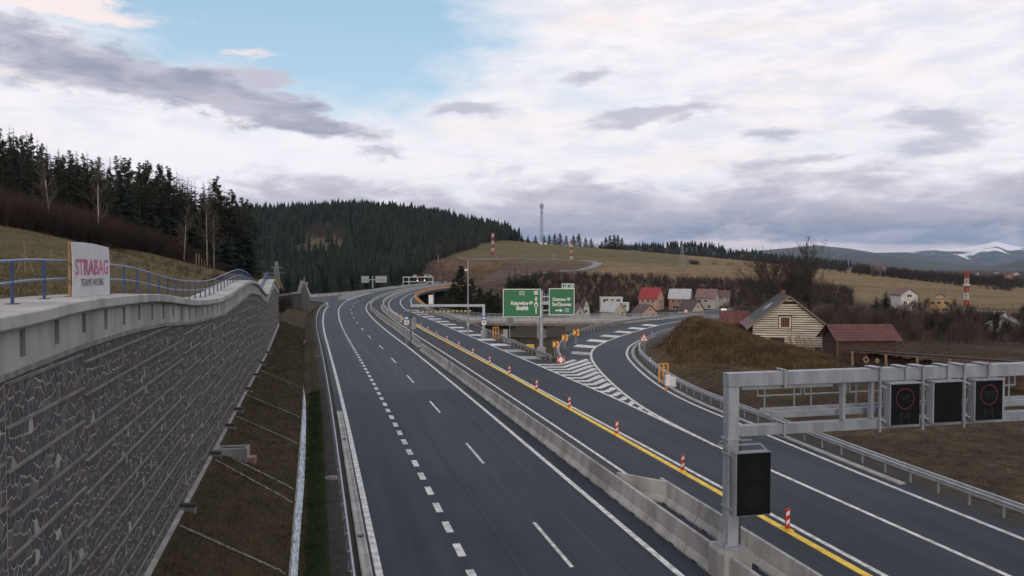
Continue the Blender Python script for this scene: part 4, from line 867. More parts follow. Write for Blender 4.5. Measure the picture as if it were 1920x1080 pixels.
def oval(parent, cx, cz, w, h, m, y=-.013): return flat(parent, 'country_oval', [(cx + w / 2 * math.cos(a), cz + h / 2 * math.sin(a)) for a in np.linspace(0, 2 * math.pi, 20)[:-1]], m, y)
k = 100 / FPX
gx, gy = wpos(1015, 660, 100)
ds = thing('direction_sign', 'big green motorway direction sign with two boards on one thick grey pole', 'road sign', (gx, gy, gz(gx, gy) - .1), R(-13))
zb = ds.location.z; Z = lambda y: CAM_H - (y - 498) * k - zb; Xo = lambda x: (x - 1015) * k
MB().bx(-.55, .55, -.5, .5, -.3, Z(652)).build('footing', M_jersey, ds)
MB().tube((0, .35, Z(652)), (0, .35, Z(545)), .26, n=16).build('pole', M_galv, ds, smooth=False); MB().bx(-.42, .42, -.05, .75, Z(652), Z(652) + .06).build('base_plate', M_galv, ds)
mb = MB()
for yy in (556, 566, 582): mb.beam((Xo(948), .2, Z(yy)), (Xo(1072), .2, Z(yy)), .12, .14)
mb.build('cross_beam', M_galv, ds)
mb = MB()
for x in (1016, 1021, 1026): mb.beam((Xo(x), .18, Z(550)), (Xo(x), .18, Z(572)), .06, .06)
mb.bx(Xo(1014), Xo(1029), .0, .7, Z(571), Z(567)); mb.build('service_ladder', M_galv, ds)
mb = MB()
for x in (1007.5, 1010): mb.beam((Xo(x), .1, Z(636)), (Xo(x), .1, Z(594)), .05, .05)
for yy in range(598, 636, 5): mb.beam((Xo(1007.5), .1, Z(yy)), (Xo(1010), .1, Z(yy)), .03, .03)
mb.build('pole_ladder', M_galv, ds)
b1 = board(ds, Xo(978.5), Z(568), 71 * k, 53 * k, M_sgreen, -.05, M_swhite)
yb = -.068
letters(b1, 'Katowice', Xo(974), Z(568), 32 * k, 7.0 * k, None, yb, .035); letters(b1, 'Skalité', Xo(979), Z(577), 23 * k, 8.4 * k, None, yb, .035)
oval(b1, Xo(995), Z(567.5), 8 * k, 6 * k, M_swhite, yb); letters(b1, 'PL', Xo(995), Z(567.5), 4.5 * k, 3.4 * k, M_sblack, yb - .006)
flat(b1, 'road_number_plate', [(Xo(974), Z(553)), (Xo(983), Z(553)), (Xo(983), Z(546)), (Xo(974), Z(546))], M_swhite, yb); flat(b1, 'road_number_plate', [(Xo(974.6), Z(552.4)), (Xo(982.4), Z(552.4)), (Xo(982.4), Z(546.6)), (Xo(974.6), Z(546.6))], M_sgreen, yb - .004); letters(b1, 'E75', Xo(978.5), Z(549.5), 6.6 * k, 4.4 * k, None, yb - .008)
flat(b1, 'road_number_plate', [(Xo(1001), Z(552)), (Xo(1008.5), Z(552)), (Xo(1008.5), Z(545.5)), (Xo(1001), Z(545.5))], M_swhite, yb); letters(b1, 'D3', Xo(1004.7), Z(548.7), 5.4 * k, 4.8 * k, M_red, yb - .006, .02)
arrow(b1, Xo(1005), Z(588), Z(555), .15, .5, .42, 0, None, yb); flat(b1, 'tunnel_symbol', [(Xo(1001.5), Z(575)), (Xo(1008.5), Z(575)), (Xo(1008.5), Z(568)), (Xo(1001.5), Z(568))], M_swhite, yb - .003)
flat(b1, 'tunnel_symbol', [(Xo(1005) + .15 * math.cos(a), Z(572.4) + .15 * math.sin(a)) for a in np.linspace(0, 6.28, 14)[:-1]], M_sblack, yb - .008)
b2 = board(ds, Xo(1053), Z(565.5), 48 * k, 50 * k, M_sgreen, -.05, M_swhite)
letters(b2, 'Ostrava', Xo(1048), Z(561), 25 * k, 6.4 * k, None, yb, .035); letters(b2, 'Svrčinovec', Xo(1053), Z(570), 36 * k, 8.0 * k, None, yb, .035)
oval(b2, Xo(1066), Z(560.5), 7 * k, 6 * k, M_swhite, yb); letters(b2, 'CZ', Xo(1066), Z(560.5), 4.2 * k, 3.2 * k, M_sblack, yb - .006)
arrow(b2, Xo(1041), Z(582), Z(582) + 15 * k, .17, .5, .42, 1, None, yb)
flat(b2, 'road_number_plate', [(Xo(1059), Z(585)), (Xo(1066.5), Z(585)), (Xo(1066.5), Z(578)), (Xo(1059), Z(578))], M_swhite, yb); flat(b2, 'road_number_plate', [(Xo(1059.5), Z(584.5)), (Xo(1066), Z(584.5)), (Xo(1066), Z(578.5)), (Xo(1059.5), Z(578.5))], M_sblue, yb - .004); letters(b2, '11', Xo(1062.7), Z(581.5), 3.6 * k, 4.6 * k, None, yb - .008, .02)
b3 = board(ds, Xo(1064.7), Z(536), 23.5 * k, 9 * k, M_sgreen, -.05, M_swhite, 'exit_tab')
letters(b3, '45', Xo(1071), Z(536), 6 * k, 4.6 * k, None, yb, .035)
for dx_, sl in ((0, .0), (4.2, .9)): flat(b3, 'exit_symbol', [(Xo(1057 + dx_), Z(539.5)), (Xo(1058.6 + dx_), Z(539.5)), (Xo(1060 + dx_), Z(533)), (Xo(1058.7 + dx_), Z(533))], M_swhite, yb)
flat(b3, 'exit_symbol', [(Xo(1063), Z(532.6)), (Xo(1066.5), Z(532.6)), (Xo(1066.3), Z(534.6))], M_swhite, yb)
# arrow boards at the ramp bend
for (x, y, D), lab in zip(((1042, 645.5, 98), (1059, 633, 106), (1080.5, 623.5, 114)), ('closest to the nose marker', 'middle one of three', 'furthest up the ramp of three')):
    p = wpos(x, y, D); z0 = gz(*p); c = CAM_H - (y - 498) * D / FPX - z0; w = 10.8 * D / FPX
    o = thing('chevron_sign', 'yellow board with red chevron by the ramp rail, ' + lab, 'road sign', (*p, z0), -bearing(x), 'chevron boards at the ramp bend')
    b_ = board(o, 0, c, w, w, M_syellow, -.03)
    for dx_ in (-.2,): flat(b_, 'chevron', [(-.30 * w / .75, c + w / 2), (.02, c + w / 2), (.32 * w / .75, c), (.02, c - w / 2), (-.30 * w / .75, c - w / 2), (.04, c)], M_red, -.034)
    for dx_ in (-.12, .12): MB().beam((dx_, .02, -.4), (dx_, .02, c - w / 2), .05, .05).build('post', M_galv, o)
nm = thing('nose_marker', 'white marker with two red arrows at the point of the grass island', 'road sign', (27.55, 84.9, 0), -bearing(1046)); w = .85
board(nm, 0, .62, w, .85, M_red, -.05); flat(nm, 'diamond', [(0, .62 - .42), (.3, .62), (0, .62 + .42), (-.3, .62)], M_swhite, -.056); MB().bx(-.1, .1, 0, .1, -.1, .3).build('foot', M_galv, nm)
for s_ in (-1, 1): flat(nm, 'edge_triangle', [(s_ * .42, .2), (s_ * .42, 1.04), (s_ * .36, .62)][::s_], M_swhite, -.056)
p = wpos(994, 650, 104); yp = thing('notice_board', 'small yellow notice board low in the grass left of the big sign pole', 'road sign', (*p, gz(*p)), -bearing(994)); c = CAM_H - 152 * 104 / FPX - yp.location.z
board(yp, 0, c, 1.0, .62, M_syellow, -.03); letters(yp, 'POZOR', 0, c + .12, .7, .13, M_sblack, -.035); letters(yp, 'STAVBA', 0, c - .12, .7, .13, M_sblack, -.035)
for dx_ in (-.3, .3): MB().beam((dx_, 0.02, -.3), (dx_, .02, c), .04, .04).build('post', M_galv, yp)
def frame(x, y0, y1, D, n, label, W):
    p = wpos(x, y1, D); z0 = gz(*p); top = CAM_H - (y0 - 498) * D / FPX - z0; o = thing('marker_frame', label, 'frame', (*p, z0 - .05), -bearing(x) + .3)
    for i in range(n): MB().beam((-W / 2 + W * i / (n - 1), 0, -.2), (-W / 2 + W * i / (n - 1), 0, top), .14, .09).build('upright', M_orange, o)
    MB().beam((-W / 2 - .06, 0, top), (W / 2 + .06, 0, top), .1, .1).build('top_bar', M_orange, o)
frame(929.5, 613, 640, 121, 3, 'orange timber frame of three uprights in the grass island behind the guardrail', .85)
frame(1244, 681, 713, 76, 3, 'orange timber frame of three uprights outside the exit ramp rail', .85)
p = wpos(948, 640, 118); cb = thing('cable_cabinet', 'pale stepped concrete cabinet standing in the grass island near the orange frame', 'cabinet', (*p, gz(*p) - .05), -bearing(948) - .1)
MB().bx(-.35, .3, -.3, .3, -.3, 2.0).build('tall_block', M_conc, cb); MB().bx(-.62, -.352, -.25, .25, .65, 1.3).build('side_block', M_conc, cb); MB().bx(.302, 1.4, -.3, .3, -.3, .45).build('low_block', M_conc, cb)
p = wpos(1257, 713, 74); wc = thing('utility_cabinet', 'pair of white utility cabinets beside the orange frame outside the exit ramp', 'cabinet', (*p, gz(*p) - .1), -bearing(1257) + .3)
MB().bx(-.5, -.02, -.2, .2, 0, 1.35).build('cabinet', M_refl, wc); MB().bx(.0, .5, -.2, .2, 0, 1.15).build('cabinet', M_refl, wc); MB().bx(-.55, .55, -.25, .25, -.4, 0).build('plinth', M_conc, wc)
cn = thing('traffic_cone', 'orange traffic cone beside the white cabinets', 'cone', (*wpos(1249, 712, 71), 0)); cn.location.z = gz(*cn.location[:2]) ; MB().tube((0, 0, .03), (0, 0, .7), .17, .04, n=12).build('cone', mat('cone_orange', (0.65, .12, .03), .5, .1, 3), cn); MB().bx(-.24, .24, -.24, .24, 0, .04).build('foot', M_dark, cn)
# grey backs of signs
def back_sign(x, y0, y1, w, D, label, legs=1, base=None, m=None, name='road_sign'):
    p = wpos(x, y1, D); z0 = gz(*p) if base is None else base; zt = CAM_H - (y0 - 498) * D / FPX - z0; zl = CAM_H - (y1 - 498) * D / FPX - z0; W = w * D / FPX
    o = thing(name, label, 'road sign', (*p, z0), -bearing(x)); MB().bx(-W / 2, W / 2, -.03, .03, zl, zt).build('board', m or M_sback, o)
    for i in range(legs):
        xx = 0 if legs == 1 else (-W * .3 if i == 0 else W * .3); MB().beam((xx, .07, -.3), (xx, .07, zt - .05), .07, .07).build('post', M_galv, o)
    for zz in (zl + (zt - zl) * .25, zl + (zt - zl) * .75): MB().bx(-W / 2 + .03, W / 2 - .03, .03, .06, zz, zz + .05).build('rib', M_galv, o)
    return o
back_sign(956, 595, 609, 12.5, 108, 'grey back of a rectangular sign on one post behind the left green board')
back_sign(598.5, 665, 673, 15, 98, 'low grey back of a sign on two thin legs behind the left guardrail', 2, -.2)
back_sign(774, 595, 617, 12, 113, 'tall grey panel on a post in the gap of the median barriers', 1, 0)
back_sign(808, 553, 570, 8.5, 262, 'pale narrow panel beside the orange viaduct parapet', 2, -3.5, M_swhite, 'info_panel')
def blue_sign(x, D, label, base):
    p = wpos(x, 600, D); kk = D / FPX; o = thing('service_sign', label, 'road sign', (*p, base), -bearing(x)); zz = lambda y: CAM_H - (y - 498) * kk - base
    b_ = board(o, 0, zz(596.5), 8.5 * kk, 8 * kk, M_sblue, -.04); board(o, 0, zz(605), 8.5 * kk, 8 * kk, M_swhite, -.04)
    letters(o, '4,8', 0, zz(605), 5 * kk, 4 * kk, M_sblack, -.05, .02)
    flat(b_, 'car_symbol', [(-.24, zz(598)), (.24, zz(598)), (.24, zz(596.4)), (.13, zz(594.5)), (-.13, zz(594.5)), (-.24, zz(596.4))], M_swhite, -.046)
    MB().tube((0, .1, -.3), (0, .1, zz(592)), .09, n=8).build('post', M_galv, o); return o
blue_sign(762, 112, 'blue and white service sign standing between the median barriers', 0)
s2 = blue_sign(907.5, 122, 'blue and white service sign fixed to the height gauge column on the grass island', 0)
# height gauge portal over the through lanes
p = wpos(907, 625, 123.5); z0 = -.4; hg = thing('height_gauge', 'slim grey cantilever portal with hanging black and yellow gauge bar over the through lanes', 'gantry', (*p, z0), R(-13)); kk = 123 / FPX
zt = CAM_H - (573 - 498) * kk - z0
MB().bx(-.45, .45, -.4, .4, -.4, 1.5).build('pedestal', M_jersey, hg); MB().bx(-.2, .2, -.2, .2, 1.5, zt + .2).build('column', M_galv, hg); MB().beam((.2, 0, zt), (-11.6, 0, zt), .35, .38).build('beam', M_galv, hg)
mb = MB(); mb2 = MB()
for i in range(26): (mb if i % 2 else mb2).beam((-1.7 - .34 * i, -.05, zt - .82 - .008 * i), (-2.04 - .34 * i, -.05, zt - .82 - .008 * i), .1, .14)
mb.build('gauge_bar_yellow', M_syellow, hg); mb2.build('gauge_bar_black', M_sblack, hg)
for x in (-2.2, -5.2, -8.5, -10): MB().beam((x, -.05, zt - .75), (x, -.05, zt - .19), .03, .03).build('chain', M_dark, hg)
# lamp and camera masts
def mast(x, y0, y1, D, r, label, base=None, lean=0.0, head=True):
    p = wpos(x, y1, D); z0 = gz(*p) if base is None else base; H_ = CAM_H - (y0 - 498) * D / FPX - z0; o = thing('lamp_mast', label, 'mast', (*p, z0 - .2), -bearing(x))
    MB().tube((0, 0, 0), (lean, 0, H_), r, r * .55, n=10).build('pole', M_galv, o); MB().bx(-r * 2.4, r * 2.4, -r * 2.4, r * 2.4, -.3, .75).build('footing', M_conc, o)
    if head: MB().bx(-.55, -.03, -.12, .12, H_ * .86, H_ * .86 + .35).build('camera_box', M_refl, o); MB().bx(-.22, .22, -.2, -.05, H_ * .17, H_ * .17 + .55).build('control_box', M_galv, o)
mast(877.5, 485, 627, 128, .15, 'tall slim grey mast with small camera box rising above the grass island', -.5)
tl = thing('signal_mast', 'thin dark signal post with round black lamps at the median barrier gap', 'traffic signal', (*wpos(770.5, 640, 110), 0), -bearing(770)); MB().tube((0, 0, 0), (0, 0, 5.3), .07, n=8).build('post', M_dark, tl); MB().tube((0, -.15, 4.2), (0, .1, 4.2), .28, n=14).build('lamp_head', M_dark, tl)
# triangle warning sign on the ramp
p = wpos(1207.5, 660, 103); tw = thing('warning_sign', 'red bordered triangular two way traffic sign beside the outer ramp rail', 'road sign', (*p, .1), -bearing(1207)); kk = 103 / FPX; c = CAM_H - (640 - 498) * kk - .1
def tri_pts(s_, z): return [(-s_ / 2, z), (s_ / 2, z), (0, z + s_ * .87)]
MB().prism(tri_pts(1.3, c), -.03, .02).build('board', M_red, tw); flat(tw, 'face', tri_pts(.92, c + .11), M_swhite, -.034); arrow(tw, .09, c + .2, c + .6, .05, .15, .15, 0, M_sblack, -.04)
flat(tw, 'arrow', [(-.115, c + .6), (-.115, c + .33), (-.17, c + .33), (-.09, c + .18), (-.01, c + .33), (-.065, c + .33), (-.065, c + .6)][::-1], M_sblack, -.04)
for dx_ in (-.12, .12): MB().beam((dx_, .04, -.4), (dx_, .04, c + .5), .05, .05).build('post', M_galv, tw)
def round_sign(x, y, D, label):
    p = wpos(x, y, D); z0 = gz(*p); c = CAM_H - (y - 498) * D / FPX - z0; o = thing('speed_sign', label, 'road sign', (*p, z0), -bearing(x)); r = 3.6 * D / FPX
    MB().tube((0, -.02, c), (0, .02, c), r, n=24).build('disc', M_red, o); MB().tube((0, -.03, c), (0, -.022, c), r * .78, n=24).build('face', M_swhite, o); letters(o, '50', 0, c, r * .9, r * .7, M_sblack, -.036); MB().tube((0, .06, -.3), (0, .06, c), .05, n=8).build('post', M_galv, o)
round_sign(1286, 583.5, 150, 'round white speed limit sign above the top of the grassy mound')
p = wpos(1357, 582, 118); fs = thing('lit_sign', 'small glowing white rectangular sign on a post left of the barn', 'sign', (*p, gz(*p)), -bearing(1357)); c = CAM_H - 84 * 118 / FPX - fs.location.z
MB().bx(-.38, .38, -.04, .04, c - .27, c + .27).build('board', mat('lit_white', (.7, .68, .6), .5, .05, 2, emit=((1, .9, .7), .5)), fs); letters(fs, '64', 0, c, .3, .25, M_sblack, -.045); MB().tube((0, .06, -.3), (0, .06, c), .05, n=8).build('post', M_galv, fs)
# far T sign and far gantry on the viaduct
p = wpos(699, 541, 392); kk = 392 / FPX; ft = thing('overhead_sign', 'far grey T shaped sign backs standing at the viaduct edge', 'road sign', (*p, 0), -bearing(699))
zz = lambda y: CAM_H - (y - 498) * kk
MB().tube((0, 0, 0), (0, 0, zz(518)), .3, n=8).build('pole', M_galv, ft); MB().beam((-21 * kk, 0, zz(524.5)), (26 * kk, 0, zz(524.5)), .3, .35).build('cross_beam', M_galv, ft)
for a, b_ in ((-21, -7), (5, 26)):
    for y0, y1 in ((517.5, 523.5), (525.5, 530)):
        MB().bx(a * kk, b_ * kk, -.25, -.15, zz(y1), zz(y0)).build('board_back', M_sback, ft)
        for j in range(3): z_ = zz(y1) + (zz(y0) - zz(y1)) * (j + .5) / 3; MB().bx(a * kk, b_ * kk, -.32, -.25, z_ - .06, z_ + .06).build('stiffener', M_galv, ft)
p = wpos(783, 536, 430); kk = 430 / FPX; fg = thing('overhead_gantry', 'far grey portal gantry with lane signals spanning the viaduct', 'gantry', (*p, 0), -bearing(783) - .1)
zz = lambda y: CAM_H - (y - 498) * kk
for x in (-27, -16, 29): MB().bx(x * kk - .2, x * kk + .2, -.2, .2, 0, zz(519)).build('column', M_galv, fg)
MB().beam((-27.5 * kk, 0, zz(519.5)), (29.5 * kk, 0, zz(519.5)), .4, .45).build('top_beam', M_galv, fg); MB().beam((-27 * kk, 0, zz(528)), (29 * kk, 0, zz(528)), .35, .4).build('bottom_beam', M_galv, fg)
M_redlamp = mat('red_lamp', (.5, .02, .02), .5, .05, 2, emit=((1, .12, .1), 1.2)); M_wlamp = mat('white_lamp', (.7, .65, .6), .5, .05, 2, emit=((1, .85, .75), 1.5))
for x in (-2, 4, 10, 17): MB().bx(x * kk - .55, x * kk + .55, -.55, -.2, zz(527.5), zz(520)).build('display_case', M_black, fg)
for x, y, m in ((0, 522.3, M_redlamp), (0, 525.8, M_wlamp), (13.2, 525.3, M_wlamp)): MB().tube((x * kk, -.66, zz(y)), (x * kk, -.56, zz(y)), .3, n=10).build('signal_lamp', m, fg)
for x in (-8, 12, 20): MB().bx(x * kk, (x + 6) * kk, .2, .3, zz(518.5), zz(515)).build('board_back', M_sback, fg)
# masts on the hills
M_rw = mat('mast_red', (.27, .035, .03), .6, .1, 1); M_mw = mat('mast_white', (.42, .40, .38), .6, .1, 1)
def lattice(mb, z0, z1, w0, w1, n, r):
    c = [(-1, -1), (1, -1), (1, 1), (-1, 1)]; 
    for i in range(n):
        a, b_ = i / n, (i + 1) / n; za, zb_ = z0 + (z1 - z0) * a, z0 + (z1 - z0) * b_; wa, wb = w0 + (w1 - w0) * a, w0 + (w1 - w0) * b_
        for j in range(4):
            p, q = c[j], c[(j + 1) % 4]; mb.beam((p[0] * wa, p[1] * wa, za), (p[0] * wb, p[1] * wb, zb_), r, r); mb.beam((p[0] * wa, p[1] * wa, za), (q[0] * wb, q[1] * wb, zb_), r * .7, r * .7); mb.beam((p[0] * wb, p[1] * wb, zb_), (q[0] * wb, q[1] * wb, zb_), r * .6, r * .6)
def place(x, D, z=None): p = wpos(x, 498, D); return (*p, gz(*p) if z is None else z)
pt = place(1015.5, 770); kk = 770 / FPX; H_ = CAM_H - (383 - 498) * kk - pt[2]
ms = thing('radio_mast', 'tall dark lattice radio mast with antennas on the ridge of the green hill', 'mast', (pt[0], pt[1], pt[2] - .5), .4); mb = MB(); lattice(mb, 0, H_, 1.6, .6, 12, .17); mb.build('lattice', mat('mast_grey', (.13, .14, .16), .6, .1, 1), ms)
for i in range(6): a = i * 1.05; MB().tube((1.8 * math.cos(a), 1.8 * math.sin(a), H_ - 3), (1.8 * math.cos(a), 1.8 * math.sin(a), H_ + 1), .25, n=6).build('antenna', M_sback, ms)
MB().tube((0, 0, H_ - 3.4), (0, 0, H_ - 3), 2.0, n=12).build('platform', M_sback, ms); MB().tube((0, 0, H_), (0, 0, H_ + 3), .12, n=6).build('spike', M_dark, ms); MB().tube((0, -1.0, H_ - 8), (0, -1.4, H_ - 8), .8, n=12).build('dish', M_sback, ms)
MB().bx(-4, -1.5, -3, -1, -.3, 2.5).build('equipment_hut', M_refl, ms); MB().bx(2, 4, -3, -1.2, -.3, 2.2).build('equipment_hut', M_refl, ms)
def rw_tower(x, y0, y1, D, w, label, cap=True):
    pt = place(x, D); kk = D / FPX; z0 = CAM_H - (y1 - 498) * kk; z0 = min(z0, pt[2] + .5) if abs(z0 - pt[2]) < 6 else pt[2]; H_ = CAM_H - (y0 - 498) * kk - z0; o = thing('striped_tower', label, 'tower', (pt[0], pt[1], z0 - .5), .5)
    n = 6
    for i in range(n):
        mb = MB(); lattice(mb, H_ * i / n, H_ * (i + 1) / n, w * (1 - .35 * i / n), w * (1 - .35 * (i + 1) / n), 2, w * .32); mb.build('segment', (M_mw, M_rw)[(i + (0 if cap else 1)) % 2], o)
    if cap: MB().tube((0, 0, H_ * .66), (0, 0, H_ * .7), w * 1.8, n=12).build('platform', M_mw, o)
    MB().tube((0, 0, H_), (0, 0, H_ * 1.12), w * .1, n=6).build('spike', M_rw, o)
rw_tower(924, 437, 474, 575, .75, 'red and white striped lattice tower low on the green hill, left of the radio mast', False)
rw_tower(1071, 450, 483, 560, .7, 'red and white striped tower with round platform beside the bend of the lane')
rw_tower(1813, 506, 575, 330, .8, 'red and white striped lattice tower near the yellow apartment block')
def pylon(x, y0, D, label, w=1.6):
    pt = place(x, D); H_ = CAM_H - (y0 - 498) * D / FPX - pt[2]; o = thing('power_pylon', label, 'pylon', (pt[0], pt[1], pt[2] - .5), .6); mb = MB(); lattice(mb, 0, H_, w, .35, 8, .13); mb.build('lattice', M_sback, o)
    for f_, l in ((.75, 3.4), (.87, 2.6)): MB().beam((-l, 0, H_ * f_), (l, 0, H_ * f_), .16, .16).build('cross_arm', M_sback, o)
pylon(1279, 458, 520, 'thin grey lattice power pylon standing in the brown field'); pylon(518.5, 488, 300, 'small grey lattice pylon in front of the dark spruce wood')
def pole(x, y0, D, label):
    pt = place(x, D); H_ = CAM_H - (y0 - 498) * D / FPX - pt[2]; o = thing('utility_pole', label, 'pole', (pt[0], pt[1], pt[2] - .3), .3, 'wooden poles on the hill'); MB().tube((0, 0, 0), (0, 0, H_), .22, .15, n=8).build('shaft', mat('grey_pole', (.25, .24, .23), .8, .2, 2), o); MB().beam((-.7, 0, H_ - .4), (.7, 0, H_ - .4), .12, .12).build('cross_arm', M_wood, o)
for x, y0, D, l in ((822, 478, 520, 'on the brown cleared slope above the far gantry'), (932, 479, 545, 'below the left striped tower'), (1038, 474, 548, 'on the field edge right of the radio mast'), (1050, 505, 470, 'on the slope below the lane'), (1103, 505, 455, 'at the foot of the lane'), (1119, 488, 520, 'inside the bend of the lane'), (1329, 508, 500, 'in the brown field beyond the pylon')): pole(x, y0, D, 'thin utility pole ' + l)
# lane curving up the hill
cur = Line([tuple(place(x, D)[:2]) for x, D in ((985, 452), (1020, 462), (1060, 475), (1090, 490), (1112, 508), (1121, 524), (1117, 536), (1095, 544), (1050, 548), (960, 548), (860, 545))], 4)
mb = MB(); pts = cur.p; n = len(pts); nn = cur.n; vs = []
for i in range(n):
    for o_ in (-3.2, 3.2): q = pts[i] + nn[i] * o_; vs.append((*q, gz(*q)))
zc = [max(vs[2 * i][2], vs[2 * i + 1][2]) + .25 for i in range(n)]
vs = [(v[0], v[1], zc[i // 2]) for i, v in enumerate(vs)]; vs += [(v[0], v[1], v[2] - 1.2) for v in vs]
me_ = bpy.data.meshes.new('lane'); me_.from_pydata(vs, [], [(2 * i, 2 * i + 1, 2 * i + 3, 2 * i + 2) for i in range(n - 1)] + [(2 * n + 2 * i, 2 * i, 2 * i + 2, 2 * n + 2 * i + 2) for i in range(n - 1)] + [(2 * i + 1, 2 * n + 2 * i + 1, 2 * n + 2 * i + 3, 2 * i + 3) for i in range(n - 1)]); me_.materials.append(mat('lane_surface', (.15, .145, .15), .7, .15, .2)); me_.update(); setp(link('lane', me_), kind='structure')
# ------------------------------------------------------------------ houses
M_glass = mat('window_glass', (0.025, 0.028, 0.033), .15, .3, 1); M_frame = mat('window_frame', (.45, .44, .42), .6, .1, 2)
def wallm(n, c): return mat('render_' + n, c, .85, .10, .6)
def roofm(n, c): return mat('roof_' + n, c, .75, .18, 1.2, bump=.3, bscale=6)
def window(par, cx, cz, w, h, y, frame=True, axis='y', s_=1):
    fr = MB(); gl = MB()
    if axis == 'y':
        g = gl.bx(cx - w / 2, cx + w / 2, y - .03, y - .01, cz - h / 2, cz + h / 2)
        for a in ((cx - w / 2 - .09, cx - w / 2), (cx + w / 2, cx + w / 2 + .09), (cx - .035, cx + .035)): fr.bx(a[0], a[1], y - .08, y - .005, cz - h / 2 - .09, cz + h / 2 + .09)
        for a in ((cz - h / 2 - .09, cz - h / 2), (cz + h / 2, cz + h / 2 + .09)): fr.bx(cx - w / 2, cx + w / 2, y - .078, y - .006, a[0], a[1])
    else:
        gl.bx(y + s_ * .01, y + s_ * .03, cx - w / 2, cx + w / 2, cz - h / 2, cz + h / 2) if s_ > 0 else gl.bx(y - .03, y - .01, cx - w / 2, cx + w / 2, cz - h / 2, cz + h / 2)
        for a in ((cx - w / 2 - .09, cx - w / 2), (cx + w / 2, cx + w / 2 + .09)): fr.bx(min(y, y + s_ * .08), max(y, y + s_ * .08), a[0], a[1], cz - h / 2 - .09, cz + h / 2 + .09)
        for a in ((cz - h / 2 - .09, cz - h / 2), (cz + h / 2, cz + h / 2 + .09)): fr.bx(min(y, y + s_ * .078), max(y, y + s_ * .078), cx - w / 2, cx + w / 2, a[0], a[1])
    o = fr.build('window', M_frame, par); gl.build('pane', M_glass, o)
def house(x, D, w, d, eave, ridge, rot, wm, rm, label, axis='y', wins=(), sidewins=(), chim=None, zbase=None, over=.45, door=None, flat_roof=False, side=1, shift=0.0):
    p = wpos(x, 498, D); z0 = gz(*p) if zbase is None else zbase
    o = thing('house', label, 'house', (*p, z0 - .3), -bearing(x) + rot); w2, d2 = w / 2, d / 2; e, r_ = eave + .3, ridge + .3
    if flat_roof:
        MB().bx(-w2, w2, -d2, d2, -3, e).build('wall', wm, o); MB().bx(-w2 - .2, w2 + .2, -d2 - .2, d2 + .2, e, e + .25).build('roof', rm, o)
    elif axis == 'y':
        MB().prism([(-w2, -3), (w2, -3), (w2, e), (shift, r_), (-w2, e)], -d2, d2).build('wall', wm, o)
        sl_, sr = (r_ - e) / (w2 + shift), (r_ - e) / (w2 - shift)
        mb = MB(); mb.prism([(-w2 - over, e - over * sl_ + .05), (shift, r_ + .05), (w2 + over, e - over * sr + .05), (w2 + over, e - over * sr + .25), (shift, r_ + .28), (-w2 - over, e - over * sl_ + .25)], -d2 - over, d2 + over); rf = mb.build('roof', rm, o)
    else:
        mb = MB(); pr = [(-d2, -3), (d2, -3), (d2, e), (0, r_), (-d2, e)]; n = 5
        mb.add([(xx, a, z) for xx in (-w2, w2) for a, z in pr], [tuple(range(n - 1, -1, -1)), tuple(range(n, 2 * n))] + [(i, (i + 1) % n, n + (i + 1) % n, n + i) for i in range(n)]); mb.build('wall', wm, o)
        sl_ = (r_ - e) / d2; pr = [(-d2 - over, e - over * sl_ + .05), (0, r_ + .05), (d2 + over, e - over * sl_ + .05), (d2 + over, e - over * sl_ + .25), (0, r_ + .28), (-d2 - over, e - over * sl_ + .25)]; n = 6
        mb = MB(); mb.add([(xx, a, z) for xx in (-w2 - over, w2 + over) for a, z in pr], [tuple(range(n - 1, -1, -1)), tuple(range(n, 2 * n))] + [(i, (i + 1) % n, n + (i + 1) % n, n + i) for i in range(n)]); rf = mb.build('roof', rm, o)
    if not flat_roof:
        cxx, cy = chim or (w2 * .3, d2 * .3); MB().bx(cxx - .3, cxx + .3, cy - .3, cy + .3, e, r_ + .75).build('chimney', mat('chimney_brick', (.2, .11, .08), .9, .2, 3), rf)
    for (cx, cz, ww, hh) in wins: window(o, cx, cz + .3, ww, hh, -d2)
    for (cy, cz, ww, hh) in sidewins: window(o, cy, cz + .3, ww, hh, w2 * side, axis='x', s_=side)
    if door: dr = MB().bx(door[0] - .5, door[0] + .5, -d2 - .05, -d2 - .004, -.2, 2.1).build('door', M_wood, o); MB().bx(door[0] + .32, door[0] + .4, -d2 - .09, -d2 - .05, 1.0, 1.06).build('handle', M_galv, dr)
    return o
cream, pinkw, whitew, brickw, greyw, yelloww = wallm('cream', (.40, .35, .26)), wallm('pink', (.36, .24, .19)), wallm('white', (.46, .45, .43)), wallm('brick', (.23, .115, .075)), wallm('grey', (.30, .28, .26)), wallm('ochre', (.40, .27, .10))
r_red, r_dark, r_grey, r_mauve, r_brown = roofm('red', (.22, .022, .022)), roofm('dark', (.06, .042, .042)), roofm('grey', (.30, .31, .33)), roofm('mauve', (.13, .075, .075)), roofm('brown', (.10, .05, .04))
house(1150, 292, 5.6, 7.5, 3.2, 6.6, .75, cream, r_grey, 'cream cottage with pale grey roof and brown timber panel in the valley', 'y', ((-1.2, 2.2, .9, .9), (1.2, 2.2, .9, 1.6)), (), door=(.3,))
house(1146, 338, 9.5, 6, 5.0, 5.2, .1, whitew, whitew, 'white flat roofed modern house behind the cream cottage', flat_roof=True, wins=((-2.6, 3.8, 2.2, 1.2), (.3, 3.8, 1.2, 1.2), (2.8, 3.8, 1.6, 1.2)))
house(1170, 330, 4.0, 5, 3.4, 3.6, .1, whitew, whitew, 'small white annex beside the flat roofed modern house', flat_roof=True, wins=((0, 2.2, 1.4, 1.0),))
